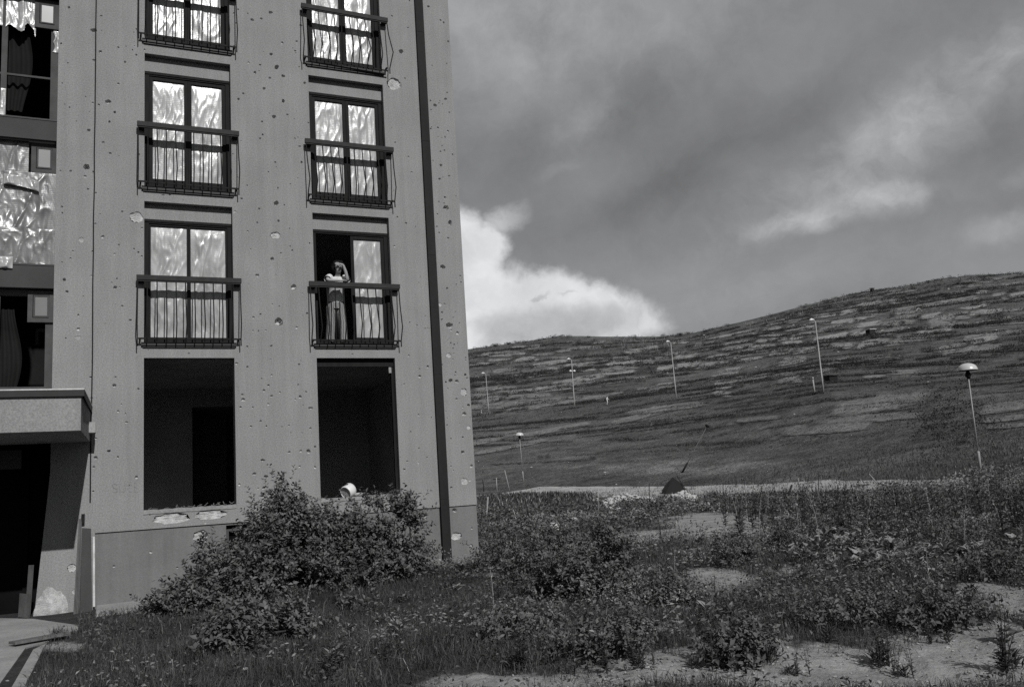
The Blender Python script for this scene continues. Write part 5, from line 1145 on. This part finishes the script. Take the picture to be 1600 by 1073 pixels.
# pale rubble, rags and stones
def stone_mesh(seed, n=2):
    import bmesh
    bm = bmesh.new(); bmesh.ops.create_icosphere(bm, subdivisions=n, radius=1); rr = random.Random(seed)
    for v in bm.verts: k = 1+.28*math.sin(v.co.x*3.1+seed)*math.sin(v.co.y*2.7+seed*2)+rr.uniform(-.10, .10); v.co *= k; v.co.z *= .62; v.co.x *= 1.15
    me = bpy.data.meshes.new('stone'); bm.to_mesh(me); bm.free(); me.materials.append(M['stone']); return me
SM = [stone_mesh(s) for s in range(5)]
def heap(cx, cy, wpx, hpx, n, name, label):
    r = np.random.default_rng(int(cx)); V = []; Fc = []; k0 = 0
    for i in range(n):
        u = r.normal()*.42; v = r.random(); px = cx+u*wpx; py = cy+v*hpx*.5; p, Rr = put(px, py); s = Rr/F*r.uniform(1.3, 4.2); me = SM[i % 5]; co = np.array([q.co[:] for q in me.vertices]); a = r.uniform(0, 6.28); co = co@np.array([[math.cos(a), -math.sin(a), 0], [math.sin(a), math.cos(a), 0], [0, 0, 1]])
        V.append(co*s+p+np.array([0, 0, .08+s*.4+max(0, 1-abs(u)*1.3)*(1-v)*hpx*Rr/F*.75])); Fc.append(np.array([q.vertices[:] for q in me.polygons])+k0); k0 += len(co)
    tag(link(name, np_mesh(name, np.concatenate(V), np.concatenate(Fc), [M['stone']])), label, 'rubble', kind='stuff')
heap(1068, 781, 34, 14, 120, 'rubble', 'pale broken rubble heaped in front of the tent')
heap(985, 784, 60, 12, 130, 'rubble', 'pale rubble spread left of the tent')
heap(955, 795, 24, 14, 50, 'rubble', 'scattered pale rubble at the end of the sandy plot')
ST = [(867, 838, 6, 'white square block lying in the weeds'), (897, 824, 6.5, 'white torn sack lying in the weeds'), (1048, 871, 3, 'small white stone in the sandy patch'), (955, 806, 5, 'pale flat stone below the rubble'), (1105, 924, 3, 'pale stone in the grass right of the dark bush'), (1085, 940, 3.2, 'pale pebble in the grass'), (838, 813, 2.6, 'small white rag beside the leaning stake'), (846, 812, 2.2, 'tiny white scrap in the weeds'), (1245, 872, 4, 'pale clod among the broad leaves'), (1465, 845, 3, 'pale stone at the right among weeds'), (383, 1055, 3.5, 'pale flower-like scrap in the grass at the bottom'), (60, 945, 0, '')]
for i, (px, py, s, lab) in enumerate(ST):
    if not lab: continue
    p, Rr = put(px, py); k = s*Rr/F*.95
    if i == 0:
        b = B(); b.box(-k, k, -k*.8, k*.8, -k*.2, k*1.5); o = b.build('block', M['white']); o.location = p+np.array([0, 0, .22]); o.rotation_euler = (.15, .1, .5); tag(o, lab, 'block'); continue
    o = link('stone' if i not in (1, 6, 7) else 'rag', SM[i % 5]); o.location = p+np.array([0, 0, k*.4+(.2 if i == 1 else .05)]); o.scale = (k, k, k*(1.0 if i != 1 else .8)); tag(o, lab, 'stone' if o.name.startswith('stone') else 'rag')
for i in range(60):
    px, py = random.uniform(1000, 1600), random.uniform(985, 1072); p, Rr = put(px, py)
    if bare(p[0], p[1]) < .5: continue
    k = random.uniform(.006, .02); o = link('pebble', SM[i % 5]); o.location = p+np.array([0, 0, k*.3]); o.scale = (k,)*3; tag(o, 'small pale pebble on the bare soil', 'pebble', 'pebbles on the bare soil')

def clods():
    r = np.random.default_rng(41); x, y, Rr, _ = scatter(26000, 5.5, 30, 0, 62, 1.2, seed=909); k = bare(x, y) > .45; x, y = x[k][:3200], y[k][:3200]; n = len(x); o8 = np.array([(1, 0, 0), (-1, 0, 0), (0, 1, 0), (0, -1, 0), (0, 0, .8), (0, 0, -.5)], float)
    sz = .004+.016*r.random(n)**3; C = np.stack([x, y, gz(x, y)+sz*.3], -1); V = C[:, None, :]+o8[None]*sz[:, None, None]*r.uniform(.6, 1.4, (n, 6, 3)); T = np.array([(0, 2, 4), (2, 1, 4), (1, 3, 4), (3, 0, 4), (2, 0, 5), (1, 2, 5), (3, 1, 5), (0, 3, 5)])
    m = material('dry_clod', .27, .2, 3, .2, 40, .95, .05, island=.35); tag(link('soil_clods', np_mesh('soil_clods', V.reshape(-1, 3), (np.arange(n)[:, None, None]*6+T[None]).reshape(-1, 3), [m])), 'dry crumbs of earth strewn over the bare soil', 'soil', kind='stuff')
clods()
# small structures on the hill
def hut(px, py, w, h, roofmat, wallmat, label, name='hut', legs=False):
    p, Rr = put(px, py, 60); s = Rr/F; W = w*s; Hh = h*s; root = empty(name, p, label, 'hut'); b = B(); z0 = Hh*.35 if legs else -.3
    b.box(p[0]-W/2, p[0]+W/2, p[1], p[1]+W*.7, p[2]+z0, p[2]+Hh); b.build('wall', M[wallmat], root)
    b = B(); b.add([(p[0]-W*.6, p[1]-W*.15, p[2]+Hh*.95), (p[0]+W*.6, p[1]-W*.15, p[2]+Hh*1.05), (p[0]+W*.6, p[1]+W*.8, p[2]+Hh*1.2), (p[0]-W*.6, p[1]+W*.8, p[2]+Hh*1.1), (p[0]-W*.6, p[1]-W*.15, p[2]+Hh*1.03), (p[0]+W*.6, p[1]-W*.15, p[2]+Hh*1.13), (p[0]+W*.6, p[1]+W*.8, p[2]+Hh*1.3), (p[0]-W*.6, p[1]+W*.8, p[2]+Hh*1.2)], [(0,3,2,1), (4,5,6,7), (0,1,5,4), (1,2,6,5), (2,3,7,6), (3,0,4,7)]); b.build('roof', M[roofmat], root)
    if legs:
        for a in (-1, 1):
            for c_ in (0, 1): b = B(); b.beam((p[0]+a*W*.42, p[1]+c_*W*.65, p[2]-.4), (p[0]+a*W*.42, p[1]+c_*W*.65, p[2]+z0), .12, .12); b.build('leg', M['stake_dark'], root)
    return p, s
hut(1364, 523, 11, 8, 'white', 'stake_dark', 'small open shed with a pale tilted roof on the field strips', 'shed')
hut(1303, 595, 16, 8, 'stake_dark', 'tarp', 'low dark hut right of the tallest mast', 'shed')
p, s = hut(1365, 458, 5, 7, 'stake_dark', 'stake_dark', 'dark lookout hut on the ridge line', 'lookout_hut', True)
b = B()
for dx0, z0_, dx1, z1_ in ((-6, 6, -28, -1), (-7, 6, -14, 0), (-5, 2, -20, 1)): b.beam((p[0]+dx0*s, p[1], p[2]+z0_*s), (p[0]+dx1*s, p[1], p[2]+z1_*s), .10, .10)
tag(b.build('rail_frame', M['stake_dark']), 'thin slanting rails beside the lookout hut', 'frame')
p, Rr = put(1436, 487, 60); s = Rr/F; b = B(); b.tube([p+np.array([math.cos(a)*5*s, 0, math.sin(a)*4.5*s]) for a in np.linspace(0, math.pi, 12)], [.16]*12, 6); tag(b.build('hoop', M['pole'], None, True), 'pale hoop standing on a field high on the right', 'hoop')
sk = B(); sk.tube([(0, 0, -.2), (0, 0, 1.0)], [.5, .4], 5); skm = sk.mesh('stake', M['pole'])
r = np.random.default_rng(5)
for i in range(75):
    if i < 48: px, py = 950+r.random()*110, 548-r.random()*22-(.05*0)
    else: px = 1165+r.random()*170; py = np.interp(px, RDX, RDY)+r.uniform(4, 14)
    h = hit(px, py, 60)
    if h is None: continue
    p, Rr = h; o = link('field_stake', skm); o.location = p; k = Rr/F*r.uniform(2.5, 5); o.scale = (.16, .16, k); tag(o, 'thin pale stake in the plots below the crest', 'stake', 'stakes in the plots below the crest')
for i, (px, py) in enumerate(((748, 590), (765, 590), (841, 556), (1252, 509), (1240, 508), (1427, 481), (1482, 452), (1495, 434), (1530, 479), (1557, 516), (1241, 647), (1255, 590), (1181, 574), (1349, 594), (1420, 513), (1043, 583), (998, 565), (975, 569), (1100, 524), (1310, 550), (1450, 597), (963, 757), (830, 730), (945, 738))):
    h = hit(px, py, 55)
    if h is None: continue
    p, Rr = h; k = Rr/F*1.3; o = link('pale_rock', SM[i % 5]); o.location = p+np.array([0, 0, k*.3]); o.scale = (k*1.3, k, k); tag(o, 'white speck of rock or rubbish on the hillside', 'rock', 'white specks on the hillside')

# ------------------------------------------------------------------ things on the sill
p = atY(545, 772, .02); can_ = empty('enamel_pot', (p[0], .06, .02), 'white enamel pot with a torn hole lying on the right ground-floor sill', 'pot')
b = B(); n = 20; ax = Vector((-.62, -.45, -.32)).normalized(); sd = ax.cross(Vector((0, 0, 1))).normalized(); u2 = sd.cross(ax); prof = [(.0, .105), (.02, .125), (.08, .135), (.16, .125), (.185, .115), (.186, .108), (.10, .120)]
c0 = Vector((p[0]+.07, .09, .155)); vs = []
for t, rr in prof:
    for k in range(n): a = 2*math.pi*k/n; vs.append(c0+ax*t+(sd*math.cos(a)+u2*math.sin(a))*rr)
fs = [(i*n+k, i*n+(k+1) % n, (i+1)*n+(k+1) % n, (i+1)*n+k) for i in range(len(prof)-1) for k in range(n) if not (i == 2 and k in (3, 4, 5))]; b.add(vs, fs+[tuple(range(n))]); b.build('pot_body', M['white'], can_, True)
b = B(); vs = [c0+ax*.17+(sd*math.cos(2*math.pi*k/n)+u2*math.sin(2*math.pi*k/n))*.112 for k in range(n)]; b.add(vs, [tuple(range(n))]); b.build('pot_lid', M['plaster'], can_)
o = link('white_rag', SM[2]); o.location = (p[0]+.16, .03, .045); o.scale = (.09, .05, .05); tag(o, 'crumpled white rag beside the enamel pot on the sill', 'rag')
for X, lab in ((LX, 'broken splinters and dust on the left ground-floor sill'), (RX, 'dark splinters and wire on the right ground-floor sill')):
    b = B()
    for i in range(26): x = random.uniform(X[0]+.05, X[1]-.05); y = random.uniform(.03, .2); a = random.uniform(0, 3.1); l = random.uniform(.03, .10); b.beam((x, y, .022), (x+math.cos(a)*l, y+math.sin(a)*l*.4, .025+random.random()*.05), .012, .008)
    tag(b.build('window_debris', M['board_dark' if X is RX else 'board']), lab, 'debris', kind='stuff')

# ------------------------------------------------------------------ people
def skinned(joints, bones, mat, name, parent, sub=2):
    """one continuous body: joints {key: (x,y,z,rx[,ry])}, bones [(a,b)]"""
    ks = list(joints); ix = {k: i for i, k in enumerate(ks)}; me = bpy.data.meshes.new(name); me.from_pydata([joints[k][:3] for k in ks], [(ix[a], ix[b]) for a, b in bones], [])
    o = bpy.data.objects.new(name, me); COL.objects.link(o); m = o.modifiers.new('skin', 'SKIN'); m.use_smooth_shade = True
    for i, k in enumerate(ks):
        v = me.skin_vertices[0].data[i]; j = joints[k]; v.radius = (j[3], j[4] if len(j) > 4 else j[3]); v.use_root = (i == 0)
    s = o.modifiers.new('sub', 'SUBSURF'); s.levels = sub; s.render_levels = sub
    dg = bpy.context.evaluated_depsgraph_get(); nm = bpy.data.meshes.new_from_object(o.evaluated_get(dg)); bpy.data.objects.remove(o); bpy.data.meshes.remove(me)
    nm.materials.clear(); nm.materials.append(mat); nm.name = name; ob = link(name, nm, parent, False); return ob
def rings(name, secs, mat, parent, n=28, wav=0.0, nw=9):
    """secs: centre (x,y,z), half width, half depth"""
    b = B(); vs = []
    for i, (c, a, d) in enumerate(secs):
        for k in range(n):
            t = 2*math.pi*k/n; w = 1+wav*math.sin(nw*t+i*.25)*(i/len(secs)); vs.append((c[0]+a*w*math.cos(t), c[1]+d*w*math.sin(t), c[2]))
    b.add(vs, [(i*n+k, i*n+(k+1) % n, (i+1)*n+(k+1) % n, (i+1)*n+k) for i in range(len(secs)-1) for k in range(n)]); me = b.mesh(name, mat, True); return link(name, me, parent, False)
person = empty('person', (-2.575, 0.0, 2.862), 'person in pale top leaning on the balcony railing, one hand shading the eyes', 'person')
J = {'pelvis': (0, .27, .86, .115, .09), 'spine': (0, .19, 1.03, .10, .08), 'chest': (0, .07, 1.20, .125, .085), 'neckb': (0, 0, 1.30, .05), 'neck': (0, -.035, 1.345, .045), 'jaw': (0, -.085, 1.385, .058, .06), 'skull': (0, -.075, 1.455, .078, .088), 'crown': (0, -.06, 1.52, .055, .065),
     'hl': (-.085, .27, .82, .085), 'kl': (-.09, .24, .45, .056), 'al': (-.09, .27, .09, .036), 'tl': (-.10, .13, .035, .032), 'hr': (.085, .27, .82, .085), 'kr': (.09, .24, .45, .056), 'ar': (.09, .27, .09, .036), 'tr': (.10, .13, .035, .032),
     'sl': (-.155, .04, 1.265, .052), 'ull': (-.20, -.04, 1.225, .043), 'el': (-.215, -.115, 1.180, .036), 'wl': (-.02, -.16, 1.172, .024), 'pl': (.045, -.17, 1.170, .028, .016),
     'sr': (.15, .04, 1.262, .052), 'ulr': (.165, -.04, 1.225, .043), 'er': (.15, -.135, 1.195, .037), 'fr': (.115, -.165, 1.34, .032), 'wr': (.07, -.185, 1.455, .025), 'pr': (.02, -.195, 1.482, .032, .018)}
bones = [('pelvis', 'spine'), ('spine', 'chest'), ('chest', 'neckb'), ('neckb', 'neck'), ('neck', 'jaw'), ('jaw', 'skull'), ('skull', 'crown'), ('pelvis', 'hl'), ('hl', 'kl'), ('kl', 'al'), ('al', 'tl'), ('pelvis', 'hr'), ('hr', 'kr'), ('kr', 'ar'), ('ar', 'tr'),
         ('chest', 'sl'), ('sl', 'ull'), ('ull', 'el'), ('el', 'wl'), ('wl', 'pl'), ('chest', 'sr'), ('sr', 'ulr'), ('ulr', 'er'), ('er', 'fr'), ('fr', 'wr'), ('wr', 'pr')]
for k, (dz, l) in enumerate(((.022, .050), (.008, .066), (-.006, .062), (-.02, .048))):      # four fingers of each hand, then the thumbs
    J['fa%d' % k] = (-.03, -.198, 1.486+dz*.8, .0085); J['fb%d' % k] = (-.03-l, -.185, 1.486+dz, .0075); bones += [('pr', 'fa%d' % k), ('fa%d' % k, 'fb%d' % k)]
    J['ga%d' % k] = (.09, -.172+dz, 1.170, .0085); J['gb%d' % k] = (.09+l*.7, -.172+dz*1.2, 1.160, .0075); bones += [('pl', 'ga%d' % k), ('ga%d' % k, 'gb%d' % k)]
J['th'] = (.035, -.20, 1.450, .010); J['th2'] = (-.005, -.198, 1.438, .008); J['ti'] = (.035, -.145, 1.18, .010); J['ti2'] = (.07, -.128, 1.175, .008); bones += [('pr', 'th'), ('th', 'th2'), ('pl', 'ti'), ('ti', 'ti2')]
skinned(J, bones, M['skin'], 'body', person)
b = B(); b.tube([(0, -.165, 1.455), (0, -.185, 1.43), (0, -.165, 1.42)], [.008, .014, .010], 6); b.build('nose', M['skin'], None, True).parent = person
for s in (-1, 1): b = B(); b.tube([(s*.032-.012, -.155, 1.458), (s*.032, -.160, 1.459), (s*.032+.012, -.155, 1.458)], [.003, .007, .003], 6); b.build('eye', M['hair'], None, True).parent = person
b = B(); b.tube([(-.022, -.145, 1.392), (0, -.152, 1.391), (.022, -.145, 1.392)], [.003, .005, .003], 6); b.build('mouth', M['bark'], None, True).parent = person
def hair_mesh():
    n, m = 26, 16; vs = []; fs = []
    for i in range(m+1):
        ph = -1.0+2.55*i/m
        for k in range(n):
            t = 2*math.pi*k/n; x, y, z = math.cos(ph)*math.cos(t), math.cos(ph)*math.sin(t), math.sin(ph); lump = 1+.10*math.sin(5*t+3*ph)+.08*math.sin(9*t-7*ph)
            front = y < -.45 and z < .55
            rr = .125*lump if not front else .085
            vs.append((x*rr*1.02, -.055+y*rr*1.0+(.02 if front else 0), 1.462+z*rr*.95))
    fs = [(i*n+k, i*n+(k+1) % n, (i+1)*n+(k+1) % n, (i+1)*n+k) for i in range(m) for k in range(n)]
    b = B(); b.add(vs, fs); return b.mesh('hair', M['hair'], True)
link('hair', hair_mesh(), person, False)
rings('top', [((0, .27, .80), .165, .135), ((0, .26, .88), .158, .13), ((0, .20, 1.00), .142, .118), ((0, .12, 1.12), .158, .118), ((0, .06, 1.205), .178, .108), ((0, .045, 1.25), .165, .085), ((0, .03, 1.275), .12, .07)], M['cloth_white'], person, wav=.03)
for s, a, c in ((-1, J['sl'], J['ull']), (1, J['sr'], J['ulr'])): b = B(); a = Vector(a[:3]); c = Vector(c[:3]); b.tube([a+(a-c)*.5, a, c+(c-a)*.25], [.07, .074, .066], 12, False); b.build('sleeve', M['cloth_white'], None, True).parent = person
rings('trousers', [((0, .27, .90), .135, .115), ((0, .27, .84), .165, .135), ((0, .268, .76), .182, .14), ((0, .265, .70), .186, .14)], M['skirt'], person, 40, .02, 7)
for s in (-1, 1): rings('trouser_leg', [((s*.085, .265, .74), .098, .13), ((s*.098, .26-s*.01, .6), .088, .115), ((s*.108+.01*(s < 0), .24-s*.03, .42), .084, .105), ((s*.120, .255-s*.02, .16), .088, .105), ((s*.120, .255-s*.02, .10), .09, .105)], M['skirt'], person, 30, .06, 5)
for s in (-1, 1): b = B(); b.tube([(s*.09, .30, .035), (s*.095, .2, .04), (s*.10, .11, .03)], [.035, .042, .03], 8); b.build('shoe', M['hair'], None, True).parent = person

p, q = span(949, 632, 946.5, 619, 60); hh = q[2]-p[2]; walker = empty('person', p, 'tiny person in white clothes walking on the hillside', 'person'); walker.scale = (hh/1.68,)*3; walker.rotation_euler = (0, 0, .6)
J2 = {'pelvis': (0, 0, .92, .13, .11), 'spine': (.02, -.03, 1.12, .12, .10), 'chest': (.03, -.07, 1.32, .15, .11), 'neck': (.04, -.10, 1.45, .05), 'head': (.05, -.13, 1.55, .085), 'crown': (.05, -.13, 1.63, .06), 'hl': (-.09, 0, .86, .09), 'kl': (-.12, -.15, .48, .065), 'al': (-.12, .0, .09, .045), 'tl': (-.12, -.14, .04, .04), 'hr': (.09, 0, .86, .09), 'kr': (.13, -.05, .47, .065), 'ar': (.22, .28, .12, .045), 'tr': (.24, .17, .04, .04),
      'sl': (-.19, -.06, 1.36, .06), 'el': (-.27, .02, 1.10, .045), 'wl': (-.26, -.14, .90, .035), 'fl': (-.25, -.2, .82, .03), 'sr': (.22, -.06, 1.36, .06), 'er': (.30, -.12, 1.12, .045), 'wr': (.30, -.30, .98, .035), 'fr': (.29, -.38, .94, .03)}
skinned(J2, [('pelvis', 'spine'), ('spine', 'chest'), ('chest', 'neck'), ('neck', 'head'), ('head', 'crown'), ('pelvis', 'hl'), ('hl', 'kl'), ('kl', 'al'), ('al', 'tl'), ('pelvis', 'hr'), ('hr', 'kr'), ('kr', 'ar'), ('ar', 'tr'), ('chest', 'sl'), ('sl', 'el'), ('el', 'wl'), ('wl', 'fl'), ('chest', 'sr'), ('sr', 'er'), ('er', 'wr'), ('wr', 'fr')], M['cloth_white'], 'body', walker, 1)
b = B(); b.tube([(.05, -.11, 1.58), (.05, -.12, 1.66), (.05, -.12, 1.69)], [.095, .085, .03], 10); b.build('hair', M['hair'], None, True).parent = walker
